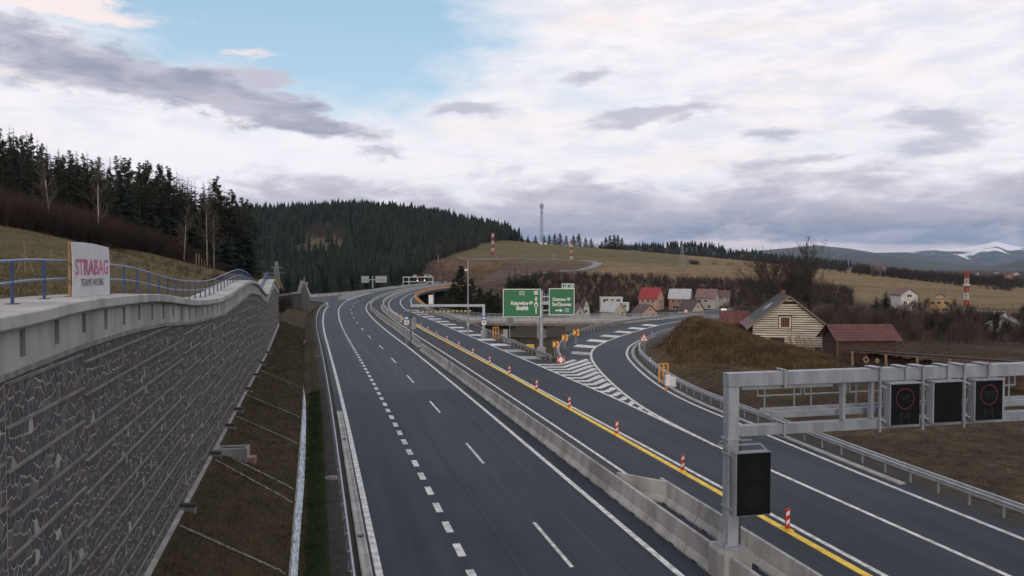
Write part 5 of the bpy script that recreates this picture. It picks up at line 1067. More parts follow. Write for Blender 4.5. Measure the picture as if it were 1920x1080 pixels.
house(1222, 330, 8.2, 7.5, 5.0, 9.2, -.45, pinkw, r_red, 'pink walled house with bright red roof in the valley', 'x', ((-2.4, 3.7, 1.2, 1.0), (.2, 3.7, 1.2, 1.0), (2.4, 3.7, 1.2, 1.0), (-2.4, 1.2, 1.2, 1.0), (2.2, 1.2, 1.2, 1.1)), ((-.8, 3.7, 1, 1), (1.2, 1.3, 1, 1), (1.2, 3.7, 1, 1)))
house(1209, 296, 6.8, 7.5, 2.4, 5.4, .55, pinkw, r_dark, 'small pink cottage with dark roof in front of the red roofed house', 'y', ((-1.4, 1.6, 1, 1), (1.4, 1.6, 1, 1), (0, 3.6, .7, .8)))
house(1276, 330, 8.6, 7, 5.0, 8.6, -.15, brickw, r_grey, 'brick house with pale grey pitched roof facing the road', 'x', ((-2.4, 3.6, 1.2, 1.1), (0, 3.6, 1.2, 1.1), (2.4, 3.6, 1.2, 1.1), (-1.4, 1.1, 2.2, 1.3), (2.2, 1.2, 1.0, 1.2)))
house(1296, 296, 5.8, 8, 2.6, 6.2, .7, cream, r_dark, 'steep gabled cottage with dark roof beside the brick house', 'y', ((-1, 1.8, .9, 1), (1, 1.8, .9, 1), (0, 3.9, .8, .8)))
house(1327, 332, 8.2, 7, 4.8, 8.2, -.3, greyw, r_mauve, 'grey walled house with mauve brown roof left of the barn', 'x', ((-2.4, 3.4, 1.3, 1), (.4, 3.4, 1.3, 1), (-2.4, 1.1, 1.3, 1), (1.8, 1.1, 1.2, 1.2)), ((0, 3.4, 1, 1), (0, 6, .8, .8)))
house(1357, 348, 4.6, 5, 4.2, 6.4, .2, greyw, r_brown, 'small dim house between the mauve roofed house and the barn', 'x', ((-1.1, 3.2, .9, .9), (1.1, 3.2, .9, .9)))
house(1083, 292, 3.4, 5, 3.2, 5.6, .4, greyw, r_dark, 'narrow grey gabled house right of the green sign boards', 'y', ((0, 2.6, .9, .9), (0, 4.3, .6, .7)))
house(1096, 300, 2.6, 5, 3.6, 7.0, .3, whitew, r_dark, 'slim white gabled house next to the narrow grey house', 'y', ((0, 2.8, .8, .9), (0, 4.6, .6, .7)))
house(1696, 288, 6.0, 8, 6.8, 8.8, .45, whitew, r_brown, 'tall white three storey house with brown balconies across the valley', 'y', ((-1.5, 1.3, 1.1, 1), (1.2, 1.3, 1.1, 1), (-1.5, 3.8, 1.1, 1), (1.2, 3.8, 1.1, 1), (0, 6.4, 1.6, .9)))
house(1677, 284, 1.8, 3, 2.0, 2.1, .3, whitew, whitew, 'tiny white lean-to beside the tall white house', flat_roof=True, wins=((0, 1.2, .8, .7),))
house(1763, 312, 12.0, 9, 4.0, 8.0, -.1, cream, r_brown, 'wide cream house with broad gable and recessed balcony', 'y', ((-2.2, 1.5, 1.6, 1.1), (1.8, 1.5, 1.4, 1), (-2.2, 4.3, 1.8, 1.4), (1.8, 4.3, 1.4, 1), (1.0, 6.2, .8, .7)), shift=.6)
house(1765, 282, 8.0, 7, 5.0, 5.2, .0, yelloww, mat('roof_flat_brown', (.16, .10, .06), .8, .1, 1), 'ochre flat roofed block with two rows of windows below the cream house', flat_roof=True, wins=((-2.6, 3.7, 1.2, 1), (-.6, 3.7, 1.2, 1), (1.8, 3.7, 1.4, 1), (-2.4, 1.2, 1.2, 1), (1.6, 1.2, 2.0, 1)))
house(1702, 262, 8.5, 8, 1.6, 4.0, .3, whitew, r_brown, 'low white house with hipped brown roof among bare trees', 'y', ((0, 1.0, 1.4, .8),))
house(1884, 128, 3.8, 4, 3.0, 4.2, -.1, greyw, r_grey, 'grey summer house half hidden by bare trees', 'y', ((-.9, 2.6, .9, .9), (.8, 2.6, .9, .9), (0, .9, 1.2, 1.0)), zbase=-1.0)
rr = random.Random(9)
for i, (x, D) in enumerate(((1478, 900), (1600, 850), (1647, 660), (1690, 1500), (1720, 1700), (1750, 1400), (1772, 1800), (1800, 1500), (1830, 1700), (1850, 1450), (1868, 1900), (1890, 1500), (1905, 1700), (1913, 1300), (1795, 1100), (1895, 760), (1740, 1250), (1560, 1300))):
    lab = 'distant ' + ('white', 'cream', 'grey', 'pinkish')[i % 4] + ' house with ' + ('red', 'dark', 'brown')[i % 3] + ' roof in the far valley village'
    o = house(x, D, rr.uniform(8, 14), rr.uniform(8, 10), rr.uniform(4, 6), rr.uniform(8, 10), rr.uniform(-.6, .6), (whitew, cream, greyw, pinkw)[i % 4], (r_red, r_dark, r_brown)[i % 3], lab, rr.choice('xy'), ((-2, 2.4, 1.5, 1.4), (2, 2.4, 1.5, 1.4))); o['group'] = 'houses of the far village'
# ------------------------------------------------------------------ barn of pale boards
k = 92 / FPX; p = wpos(1479, 640, 92); z0 = CAM_H - (651 - 498) * k; barn = thing('barn', 'old barn with pale horizontal boards, dark gaps and a patchy dark roof', 'barn', (*p, z0), -bearing(1479) + .13)
M_board = mat('pale_board', (.56, .51, .43), .85, .22, 1.6, stretch=(.4, .4, 4)); M_gap = mat('dark_timber', (.035, .022, .017), .9, .3, 2)
W2, EV, AP, LN = 4.15, 2.65, 6.0, 9.5
MB().prism([(-W2, -1.5), (W2, -1.5), (W2, EV), (0, AP), (-W2, EV)], 0, LN).build('wall', M_gap, barn)
def gable_half(z): return W2 if z <= EV else W2 * (AP - z) / (AP - EV)
win = (-.45, 2.95, .95, 1.3)
z = -.45; i = 0
while z < AP - .25:
    hw = min(gable_half(z), gable_half(z + .16)) - .02; segs = [(-hw, hw)]
    cuts = []
    if win[1] - .85 < z + .1 < win[1] + .85: cuts.append((win[0] - .78, win[0] + .78))
    if z < 1.15: cuts.append((-2.2, -.5))
    for a, b_ in cuts:
        ns = []
        for s_, e in segs:
            if b_ < s_ or a > e: ns.append((s_, e)); continue
            if a > s_: ns.append((s_, a))
            if b_ < e: ns.append((b_, e))
        segs = ns
    for s_, e in segs:
        if e - s_ > .15: MB().box(((s_ + e) / 2, -.05, z + .08), (e - s_, .1, .16)).build('board', M_board, barn).rotation_euler = (random.uniform(-.03, .03), 0, 0)
    z += .27; i += 1
wf = MB(); cx, cz = win[0], win[1]
for a in (-.68, .5): wf.bx(cx + a, cx + a + .18, -.13, -.02, cz - .72, cz + .72)
wf.bx(cx - .5, cx + .5, -.125, -.02, cz + .6, cz + .72).bx(cx - .5, cx + .5, -.14, -.02, cz - .72, cz - .56); wo_ = wf.build('window', M_board, barn); MB().bx(cx - .5, cx + .5, -.06, -.03, cz - .56, cz + .6).build('shutter', mat('rusty_shutter', (.085, .035, .022), .8, .3, 3), wo_)
rm = mat('patchy_roofing', (.05, .048, .052), .8, .3, .7, color2=(.035, .033, .036), bump=.5, bscale=4)
sl_ = (AP - EV) / W2; ov = .75
for s_ in (-1, 1):
    n = 9
    for i in range(n):       # courses of roofing sheets, each lapping the one below
        a, b_ = i / n, (i + 1) / n; xa, xb = s_ * (W2 + ov) * (1 - a), s_ * (W2 + ov) * (1 - b_); za, zb_ = AP + .12 - abs(xa) * sl_, AP + .12 - abs(xb) * sl_
        MB().add([(xa, -.5, za + .05), (xa, LN + .4, za + .05), (xb, LN + .4, zb_ + .02), (xb, -.5, zb_ + .02), (xa, -.5, za - .03), (xa, LN + .4, za - .03), (xb, LN + .4, zb_ - .05), (xb, -.5, zb_ - .05)], [(0, 1, 2, 3), (7, 6, 5, 4), (0, 3, 7, 4), (1, 0, 4, 5), (2, 1, 5, 6), (3, 2, 6, 7)]).build('roof_course', rm if i > 1 or s_ > 0 else mat('reddish_roofing', (.13, .075, .075), .8, .3, .8), barn)
for i in range(16):       # pale replaced sheets
    x = -W2 * rr.uniform(.42, .62); y_ = 3.2 + i * .16 + rr.uniform(0, .1); zz_ = AP + .2 - abs(x) * sl_
    MB().add([(x, y_, zz_ + .02), (x, y_ + .12, zz_ + .02), (x + .5, y_ + .12, zz_ + .02 + .5 * sl_), (x + .5, y_, zz_ + .02 + .5 * sl_)], [(0, 1, 2, 3)]).build('patch', M_refl, barn)
for s_ in (-1, 1): MB().beam((s_ * (W2 + ov), -.52, AP + .05 - (W2 + ov) * sl_), (0, -.52, AP + .05), .1, .2).build('verge_board', M_wood, barn)
MB().bx(-.25, .25, LN * .55, LN * .55 + .5, AP - .3, AP + .6).build('chimney', mat('soot_brick', (.12, .08, .06), .9, .3, 3), barn)
# brown shed with red roof
k = 82 / FPX; p = wpos(1556, 680, 82); z0 = gz(*p); sh = thing('shed', 'dark brown plank shed with red tiled roof right of the barn', 'shed', (*p, z0 - .1), -bearing(1556) - 1.12)
M_plank = mat('brown_plank', (.062, .032, .025), .85, .3, 2, stretch=(.5, .5, 3)); w2, EV, AP, LN = 1.7, 2.35, 3.5, 6.2
MB().prism([(-w2, -.5), (w2, -.5), (w2, EV), (0, AP), (-w2, EV)], .04, LN).build('wall', M_gap, sh)
for i in range(13): z = -.1 + i * .19; MB().bx(-w2, w2, -.02, .04, z, z + .17).build('plank', M_plank, sh)
for i in range(13): z = -.1 + i * .19; MB().bx(w2, w2 + .05, .04, LN, z, z + .17).build('plank', M_plank, sh)
for s_ in (-1, 1):
    sl_ = (AP - EV) / w2
    for i in range(6):
        a, b_ = i / 6, (i + 1) / 6; xa, xb = s_ * (w2 + .6) * (1 - a), s_ * (w2 + .6) * (1 - b_); za, zb_ = AP + .1 - abs(xa) * sl_, AP + .1 - abs(xb) * sl_
        for j in range(16):
            y0 = -.5 + (LN + 1) * j / 16; y1 = -.5 + (LN + 1) * (j + 1) / 16 - .02
            MB().add([(xa, y0, za + .06), (xa, y1, za + .06), (xb, y1, zb_ + .03), (xb, y0, zb_ + .03), (xa, y0, za), (xa, y1, za)], [(0, 1, 2, 3), (4, 5, 1, 0)]).build('roof_tile', r_rt if 'r_rt' in globals() else globals().setdefault('r_rt', roofm('tile_red', (.085, .03, .025))), sh)
for x in (-w2, w2): MB().bx(x - .06, x + .06, -.08, -.02, -.3, EV).build('corner_post', M_wood, sh)
# long low shelter with posts
sp0, sp1 = at(1600, 655, 78), at(1935, 678, 62); L_ = (sp1 - sp0).length; rz = math.atan2(sp1.y - sp0.y, sp1.x - sp0.x); z0 = 1.1
lt = thing('animal_shelter', 'long low open timber shelter with dark roof and pale posts behind the gantry', 'shelter', (sp0.x, sp0.y, z0), rz); zt0, zt1 = sp0.z - z0, sp1.z - z0
mb = MB(); mb.add([(-.3, -.6, zt0 - .1), (L_, -.6, zt1 - .1), (L_, 2.2, zt1 - .3), (-.3, 2.2, zt0 - .3), (-.3, -.6, zt0), (L_, -.6, zt1), (L_, 2.2, zt1 - .2), (-.3, 2.2, zt0 - .2)], [(3, 2, 1, 0), (4, 5, 6, 7), (0, 1, 5, 4), (1, 2, 6, 5), (2, 3, 7, 6), (3, 0, 4, 7)]); mb.build('roof', mat('tar_roof', (.02, .017, .017), .95, .3, 1), lt)
M_pale = mat('pale_timber', (.24, .17, .115), .85, .3, 3)
for i, x in enumerate((.3, 4.3, 7.6, 10.9, 14.2)):
    if x < L_: MB().beam((x, -.4, -.6), (x + rr.uniform(-.15, .15), -.4, zt0 + (zt1 - zt0) * x / L_ - .05), .17, .17).build('post', M_pale, lt)
MB().beam((0, -.42, zt0 - .15), (L_, -.42, zt1 - .15), .09, .12).build('front_beam', M_pale, lt)
for i in range(int(L_ / .45)): MB().bx(i * .45, i * .45 + .42, 2.0, 2.06, -.5, 1.5 + rr.uniform(-.1, .1)).build('back_board', mat('brown_back_board', (.10, .062, .045), .9, .3, 2), lt)
def hang(x, z, s_, par):
    for a, b_ in (((0, s_), (s_, 0)), ((s_, 0), (0, -s_)), ((0, -s_), (-s_, 0)), ((-s_, 0), (0, s_))): MB().beam((x + a[0], -.5, z + a[1]), (x + b_[0], -.5, z + b_[1]), .05, .12).build('hanging_slat', mat('fresh_slat', (.33, .24, .15), .8, .1, 3), par)
hang(2.0, 1.15, .32, lt); hang(3.3, 1.2, .2, lt)
# rusty hut, orange container, leaning planks
p = wpos(1378, 610, 108); ht = thing('hut', 'low hut with rusty red sheet roof left of the barn', 'hut', (*p, CAM_H - (612 - 498) * 108 / FPX), -bearing(1378) + .1)
MB().bx(-1.9, 2.2, 0, 3, -1.5, .4).build('wall', M_gap, ht)
for i in range(7): MB().add([(-1.95 + i * .62, -.1, .25), (-1.35 + i * .62, -.1, .25), (-1.35 + i * .62 - .1, 2.6, 2.1), (-1.95 + i * .62 - .1, 2.6, 2.1), (-1.95 + i * .62, -.1, .18), (-1.35 + i * .62, -.1, .18)], [(0, 1, 2, 3), (4, 5, 1, 0)]).build('roof_sheet', mat('rusty_sheet', (.10, .028, .024), .8, .3, 2), ht)
p = wpos(1344, 605, 112); oc = thing('container', 'small orange container beside the rusty hut', 'container', (*p, CAM_H - (608 - 498) * 112 / FPX - .3), -bearing(1344)); MB().bx(-.8, .9, 0, 1.5, -.6, 1.05).build('body', M_orange, oc); MB().bx(-.85, .95, -.05, 1.55, 1.05, 1.12).build('lid', M_dark, oc)
p = wpos(1508, 678, 84); pl = thing('plank_pile', 'dark weathered planks leaning between barn and shed', 'planks', (*p, gz(*p)), -bearing(1508))
for i in range(9): x = -1.2 + i * .28; MB().beam((x, 0, -.05), (x - rr.uniform(.3, .7), rr.uniform(.5, .9), rr.uniform(1.2, 1.8)), .14, .05).build('plank', M_wood, pl)
for i, x in enumerate((-1.7, -1.35)): MB().beam((x, -.2, -.2), (x, -.2, 2.4), .08, .08).build('stake', M_pale, pl)
MB().beam((-1.75, -.2, 2.3), (-1.3, -.2, 2.3), .07, .07).build('cross_bar', M_pale, pl)
# picket fence in front of the valley houses
p0, p1 = at(1062, 600, 205), at(1180, 599, 205); fz = CAM_H - 103 * 205 / FPX; fn = thing('picket_fence', 'pale grey picket fence in front of the cream cottage', 'fence', (p0.x, p0.y, fz), math.atan2(p1.y - p0.y, p1.x - p0.x)); L_ = (p1 - p0).length
pk = MB().bx(-.07, .07, -.02, .02, -3.0, 1.6).mesh('picket', mat('grey_picket', (.2, .195, .19), .8, .2, 2))
for i in range(int(L_ / .42)): link('picket', pk, fn, (i * .42, 0, rr.uniform(-.06, .06)))
for z in (.3, 1.1): MB().beam((0, .04, z), (L_, .04, z), .05, .09).build('rail', MATS['grey_picket'], fn)
# fence posts of the far field and stakes on the hillside
pm = MB().bx(-.16, .16, -.16, .16, -.5, 1.5).mesh('post', M_refl)
ff = thing('field_fence', 'row of white posts along the lower edge of the far right field', 'fence', place(1770, 345))
for i in range(9): q = place(1755 + i * 22, 346 - i * 1.5); link('post', pm, ff, (q[0] - ff.location.x, q[1] - ff.location.y, q[2] - ff.location.z))
a, b_ = place(1755, 346), place(1755 + 8 * 22, 334); MB().beam((a[0], a[1], a[2] + 1), (b_[0], b_[1], b_[2] + 1), .1, .12).build('rail', M_refl, ff, world=True)
def hz(x, y): return float(hill_z(np.array([x]), np.array([y]))[0])
for x, D, h, lab in ((96, 40, .9, 'thin wooden stake in the meadow behind the banner'), (47, 30, 1.3, 'wooden tripod stake standing in the meadow behind the blue railing')):
    p = wpos(x, 498, D); st = thing('survey_stake', lab, 'stake', (*p, hz(*p)), 0); MB().tube((0, 0, -.3), (0, 0, h), .04, n=6).build('pole', M_wood, st)
    if h > 1.2:
        for s_ in (-1, 1): MB().beam((s_ * .35, s_ * .2, -.2), (0, 0, .8), .05, .05).build('brace', M_wood, st)
fp = thing('wire_fence', 'row of weathered wooden posts on the slope where the meadow meets the brush', 'fence', (*wpos(372, 498, 105), 9.0))
for i in range(9):
    x = 368 + i * 5.2; p = wpos(x, 498, 106 + i * 4); z = hz(*p); MB().beam((*p, z - .3), (*p, z + (3.0 if i == 4 else rr.uniform(1.2, 1.9))), .22 if i == 4 else .1, .14).build('post', M_wood, fp, world=True)
# ------------------------------------------------------------------ vegetation prototypes (numpy triangles)
def arr(V, F): return np.array(V, np.float32), np.array(F, np.int64)
def spruce(seed, h=16, r=3.0, tiers=30, low=.1):
    rg = random.Random(seed); V, F = [], []
    for t_ in range(tiers):
        f = t_ / (tiers - 1); z = h * (low + (1 - low) * f); L = r * (1 - f) ** .85 * rg.uniform(.75, 1.12) + .12; n = max(5, int(11 * (1 - f) + 4))
        for b_ in range(n):
            a = rg.uniform(0, 6.283); l = L * rg.uniform(.6, 1.15); dr = -.18 - .32 * (1 - f) + rg.uniform(-.12, .1); ca, sa = math.cos(a), math.sin(a); zz = z + rg.uniform(-.25, .25)
            m = 4
            for j in range(m):
                u0, u1 = j / m, (j + 1) / m; w = l * .30 * (1 - u0 * .7) * rg.uniform(.7, 1.2)
                def P(u, s_, dz=0.0): rr_ = l * u; return (ca * rr_ - sa * s_, sa * rr_ + ca * s_, zz + dr * rr_ * (1 - .35 * u) + dz)
                i = len(V); V += [P(u0, 0, .04), P(u1 + .05, 0), P(u0 + .12, w, -.16 * l), P(u0 + .12, -w, -.16 * l)]; F += [(i, i + 1, i + 2), (i + 1, i, i + 3)]
    return arr(V, F)
def spruce_far(seed, h=15, r=2.6):
    rg = random.Random(seed); V, F = [], []
    for t_ in range(7):
        f = t_ / 7; z0 = h * (.06 + .94 * f) - .4; top = min(h, z0 + h * .30); R_ = r * (1 - f) ** .8 + .15; n = 7; a0 = rg.uniform(0, 6)
        i = len(V); V.append((rg.uniform(-.1, .1), rg.uniform(-.1, .1), top))
        for j in range(n * 2): a = a0 + math.pi * j / n; q = R_ * (rg.uniform(.85, 1.2) if j % 2 else rg.uniform(.5, .7)); V.append((q * math.cos(a), q * math.sin(a), z0 + (rg.uniform(-.7, .1) if j % 2 else .5)))
        F += [(i, i + 1 + j, i + 1 + (j + 1) % (2 * n)) for j in range(2 * n)]
    return arr(V, F)
def leafball(V, F, c, r, n, rg, s=.35, flat_=.7):
    for _ in range(n):
        d = Vector((rg.gauss(0, 1), rg.gauss(0, 1), rg.gauss(0, 1))).normalized() * (rg.random() ** .4); p = (c[0] + d.x * r, c[1] + d.y * r, c[2] + d.z * r * flat_)
        u = Vector((rg.gauss(0, 1), rg.gauss(0, 1), rg.gauss(0, .6))).normalized() * s * rg.uniform(.6, 1.4); v = u.orthogonal().normalized() * s * rg.uniform(.25, .6); v.rotate(Matrix.Rotation(rg.uniform(0, 6.28), 3, u.normalized()))
        i = len(V); V += [(p[0] - u.x, p[1] - u.y, p[2] - u.z), (p[0] + u.x, p[1] + u.y, p[2] + u.z), (p[0] + v.x, p[1] + v.y, p[2] + v.z)]; F.append((i, i + 1, i + 2))
def pine(seed, h=16, r=3.2, low=.35, nb=6):
    """open pine: whorls of rising branches that end in flattened needle clumps"""
    rg = random.Random(seed); V, F = [], []; z = h * low
    while z < h * .985:
        f = (z / h - low) / (1 - low); n = max(3, int(nb * (1 - f * .45)))
        for k_ in range(n):
            a = rg.uniform(0, 6.28); L = r * (.04 + .96 * (1 - f) ** .9) * rg.uniform(.45, 1.2); up = rg.uniform(.05, .35) + .5 * f
            for u in (.45, .75, 1.0):
                if u * L < .25 and u < 1: continue
                leafball(V, F, (L * u * math.cos(a), L * u * math.sin(a), z + L * u * up + rg.uniform(-.15, .15)), (.16 + .2 * (1 - f) + .12 * L) * rg.uniform(.7, 1.2), 15, rg, .2 + .15 * (1 - f), .45)
        z += rg.uniform(.5, 1.0) * (1.05 - .5 * f)
    for k_ in range(5): leafball(V, F, (0, 0, h * (.93 + .016 * k_)), .22 - .03 * k_, 7, rg, .18, 1.6)
    return arr(V, F)
def sliver(V, F, a, b_, w, w1=None):
    d = (b_ - a); s_ = d.cross(Vector((random.gauss(0, 1), random.gauss(0, 1), random.gauss(0, 1)))); 
    if s_.length < 1e-6: return
    s_.normalize(); i = len(V); w1 = w * .35 if w1 is None else w1; V += [tuple(a - s_ * w), tuple(a + s_ * w), tuple(b_ + s_ * w1), tuple(b_ - s_ * w1)]; F += [(i, i + 1, i + 2), (i, i + 2, i + 3)]
def tubeT(V, F, a, b_, r0, r1, n=5):
    d = (b_ - a).normalized(); o = d.orthogonal().normalized(); q = d.cross(o); i = len(V)
    for p, r_ in ((a, r0), (b_, r1)): V += [tuple(p + (o * math.cos(6.2832 * j / n) + q * math.sin(6.2832 * j / n)) * r_) for j in range(n)]
    for j in range(n): k_ = (j + 1) % n; F += [(i + j, i + k_, i + n + k_), (i + j, i + n + k_, i + n + j)]
def bare(seed, h=12, spread=.55, levels=5, r0=.22, kids=3, up=.35, split=.28, wmin=.012, stem=.42):
    """leafless tree: returns (trunk V,F), (twigs V,F)"""
    rg = random.Random(seed); TV, TF, V, F = [], [], [], []
    def grow(p, d, l, r_, lv):
        segs = (3 if stem < .6 else 9) if lv == 0 else (3 if lv < 2 else 2); q = p; dd = d.copy()
        for s_ in range(segs):
            dd = (dd + Vector((rg.gauss(0, .10), rg.gauss(0, .10), rg.gauss(0, .06) + .03)) * (.3 if lv == 0 and stem > .6 else 1)).normalized(); e = q + dd * (l / segs); ra, rb = r_ * (1 - .35 * s_ / segs), r_ * (1 - .35 * (s_ + 1) / segs)
            if lv == 0: tubeT(TV, TF, q, e, ra, rb, 7)
            elif lv < 3: tubeT(V, F, q, e, ra, rb, 4)
            else: sliver(V, F, q, e, max(wmin, ra), max(wmin * .7, rb))
            if lv < levels:
                nb = kids if lv > 0 else 2
                if lv > 0 or s_ > (0 if stem < .6 else 2):
                    for _ in range(nb):
                        if lv >= 3 and rg.random() < .28: continue
                        a = rg.uniform(0, 6.28); o = dd.orthogonal().normalized(); o.rotate(Matrix.Rotation(a, 3, dd)); sp = spread * rg.uniform(.7, 1.3)
                        nd = (dd * math.cos(sp) + o * math.sin(sp) + Vector((0, 0, up * .3))).normalized(); grow(q.lerp(e, rg.uniform(.3, 1)), nd, l * rg.uniform(.5, .75) * (.42 - .025 * s_ if lv == 0 and stem > .6 else 1), rb * rg.uniform(.4, .62), lv + 1)
            q = e
        if lv < levels: grow(q, dd, l * (.65 if stem < .6 or lv else .22), r_ * .6, lv + 1)
    grow(Vector((0, 0, -.3)), Vector((rg.uniform(-.04, .04), rg.uniform(-.04, .04), 1)), h * stem, r0, 0)
    return arr(TV, TF), arr(V, F)
def brush(seed, h=3.0, n=16, w=.022, spread=.5):
    rg = random.Random(seed); V, F = [], []
    for _ in range(n):
        a = rg.uniform(0, 6.28); t_ = rg.uniform(.05, spread); d = Vector((math.cos(a) * t_, math.sin(a) * t_, 1)).normalized(); b_ = Vector((rg.gauss(0, .35), rg.gauss(0, .35), -.1)); l = h * rg.uniform(.5, 1.1); sliver(V, F, b_, b_ + d * l, w, w * .4)
        for _ in range(5):
            u = rg.uniform(.25, .95); p = b_ + d * l * u; e = Vector((rg.gauss(0, .5), rg.gauss(0, .5), rg.uniform(.3, 1))).normalized(); sliver(V, F, p, p + e * h * rg.uniform(.15, .4), w * .6, w * .25)
    return arr(V, F)
def blades(seed, n=9, h=.5, w=.025):
    rg = random.Random(seed); V, F = [], []
    for _ in range(n):
        a = rg.uniform(0, 6.28); b_ = Vector((rg.gauss(0, .2), rg.gauss(0, .2), -.05)); l = h * rg.uniform(.5, 1.2); ln = rg.uniform(.2, .9); t_ = b_ + Vector((math.cos(a) * ln * l, math.sin(a) * ln * l, l)); s_ = Vector((-math.sin(a), math.cos(a), 0)) * w; i = len(V); V += [tuple(b_ - s_), tuple(b_ + s_), tuple(t_)]; F.append((i, i + 1, i + 2))
    return arr(V, F)
def folm(n, a, b_, sc=.35): return mat(n, a, .9, .3, sc, color2=b_, spec=.15)
M_spruce = folm('spruce_needles', (.026, .035, .022), (.012, .017, .013)); M_pine = folm('pine_needles', (.036, .045, .025), (.016, .021, .014)); M_farwood = folm('far_needles', (.025, .034, .023), (.009, .014, .012), .09)
M_brush = folm('reddish_brush', (.058, .037, .030), (.030, .021, .019), .12); M_brush2 = folm('dark_brush', (.050, .035, .030), (.026, .019, .018), .08); M_birch = mat('birch_bark', (.26, .245, .22), .8, .3, 3, stretch=(1, 1, 4)); M_birchtw = folm('birch_twigs', (.11, .085, .07), (.07, .05, .042)); M_straw = folm('dry_grass', (.14, .096, .052), (.075, .052, .03), .5); M_turf = folm('short_dry_grass', (.062, .046, .024), (.036, .028, .015), .5)
def pm_(name, VF, m): return npmesh(name, VF[0], VF[1], m)
def trunk_mesh(h, r_): mb = MB(); mb.tube((0, 0, -.6), (0, 0, h * .5), r_, r_ * .6, n=8, caps=False).tube((0, 0, h * .5), (0, 0, h * .93), r_ * .6, r_ * .1, n=6, caps=False); return mb.mesh('trunk', M_bark)
SPR = [pm_('crown', spruce(s_, 16, 2.9), M_spruce) for s_ in (1, 2, 3)]; PIN = [pm_('crown', pine(s_, 16, 3.3, .04, 9), M_pine) for s_ in (7, 8, 9)]; PIN = PIN + [pm_('crown', pine(s_, 16, 3.3, lo), M_pine) for s_, lo in ((4, .25), (5, .35), (6, .3))]; TRK = trunk_mesh(16, .22)
def tree(kind, p, h, label, group=None, wid=1.0, var=None):
    o = thing('spruce_tree' if kind == 's' else 'pine_tree', label, 'tree', p, random.uniform(0, 6.28), group); c = link('crown', (SPR if kind == 's' else PIN)[random.randrange(3) + (3 if kind == 'p' else 0) if var is None else var], o); t_ = link('trunk', TRK, o); s_ = h / 16; o.scale = (s_ * wid, s_ * wid, s_); return o
# -- conifer wood on the hillside above the wall
rt = random.Random(21)
fx = lambda x: float(np.interp(x, [-100, 0, 200, 330, 420, 480], [88, 93, 112, 134, 158, 178])); ty = lambda x: float(np.interp(x, [-80, 0, 20, 80, 120, 200, 250, 305, 345, 375, 400, 430, 462, 478], [235, 252, 246, 262, 288, 298, 300, 312, 335, 328, 336, 352, 356, 400]))
x = -70.0; sky_lab = {True: 'pine', False: 'spruce'}
while x < 478:
    for row in range(5):
        xx = x + rt.uniform(-7, 7); D = fx(xx) + row * 8 + rt.uniform(-3, 3); p = wpos(xx, 498, D); z = hz(*p); top = CAM_H - (ty(xx) + rt.uniform(-12, 46 if row < 3 else 22) - 498) * D / FPX; h = top - z
        if xx > 472 or h < 6: continue
        h = min(h, 24); kind = 'p' if (xx < 335 and rt.random() < .38) or (xx >= 335 and rt.random() < .2) else 's'
        tree(kind, (*p, z - .2), h, 'dark ' + ('round topped pine' if kind == 'p' else 'pointed spruce') + ' in the wood on the slope above the railing', 'conifers of the wood above the wall', 1.0 if kind == 's' else .9)
    x += 15
# -- bare birches and small trees at the wood's edge
def bare_tree(p, h, label, seed, m_t, m_w, name='bare_tree', group=None, **kw):
    T, W = bare(seed, h, **kw); o = thing(name, label, 'tree', p, random.uniform(0, 6), group); me = pm_('trunk', T, m_t); me.polygons.foreach_set('use_smooth', [True] * len(me.polygons)); link('trunk', me, o); link('crown', pm_('crown', W, m_w), o); return o
for x, D, y0, lab, sd_ in ((97, 84, 303, 'slender pale birch standing alone left of the wood edge', 31), (186, 96, 312, 'tall pale birch with wide fine branches at the wood edge above the banner', 32), (388, 124, 365, 'thin pale birch among the brush near the pointed spruces', 33), (401, 126, 378, 'leaning pale birch beside the thin birch near the pointed spruces', 34), (345, 118, 385, 'low bushy bare tree left of the paired birches', 35)):
    p = wpos(x, 498, D); z = hz(*p); h = CAM_H - (y0 - 498) * D / FPX - z; bare_tree((*p, z), h * .92, lab, sd_, M_birch, M_birchtw, 'birch_tree', None, spread=.6, levels=3, r0=.085, kids=2, up=.6, wmin=.016, stem=.85)
# -- red brown brush below the wood
BR = [brush(s_, 3.0, 15, .02) for s_ in range(40, 46)]
def stuff(name, label, cat, protos, P, S, m): V, F = scatter(protos, np.array(P, np.float32), np.array(S), RNG.uniform(0, 6.28, len(P))); return setp(link(name, npmesh(name, V, F, m)), label, cat, None, 'stuff')
P, S = [], []
for _ in range(2600):
    x = rt.uniform(-90, 500); D0_ = float(np.interp(x, [-100, 0, 200, 330, 420, 500], [66, 70, 90, 115, 150, 190])); D = D0_ + rt.uniform(0, fx(min(x, 480)) - D0_ + 12) ; p = wpos(x, 498, D); P.append((*p, hz(*p) - .1)); S.append(rt.uniform(.6, 1.35))
for _ in range(300): y_ = rt.uniform(60, 150); P.append((-7.8 - rt.random() ** 2 * 12, y_, 0)); P[-1] = (P[-1][0], P[-1][1], hz(*P[-1][:2]) - .1); S.append(rt.uniform(.12, .35))
for _ in range(350): p = wpos(rt.uniform(470, 545), 498, rt.uniform(180, 215)); P.append((*p, hz(*p) - .1)); S.append(rt.uniform(.5, 1.0))
stuff('brush', 'dense leafless red brown brush between meadow and conifer wood', 'brush', BR, P, S, M_brush)
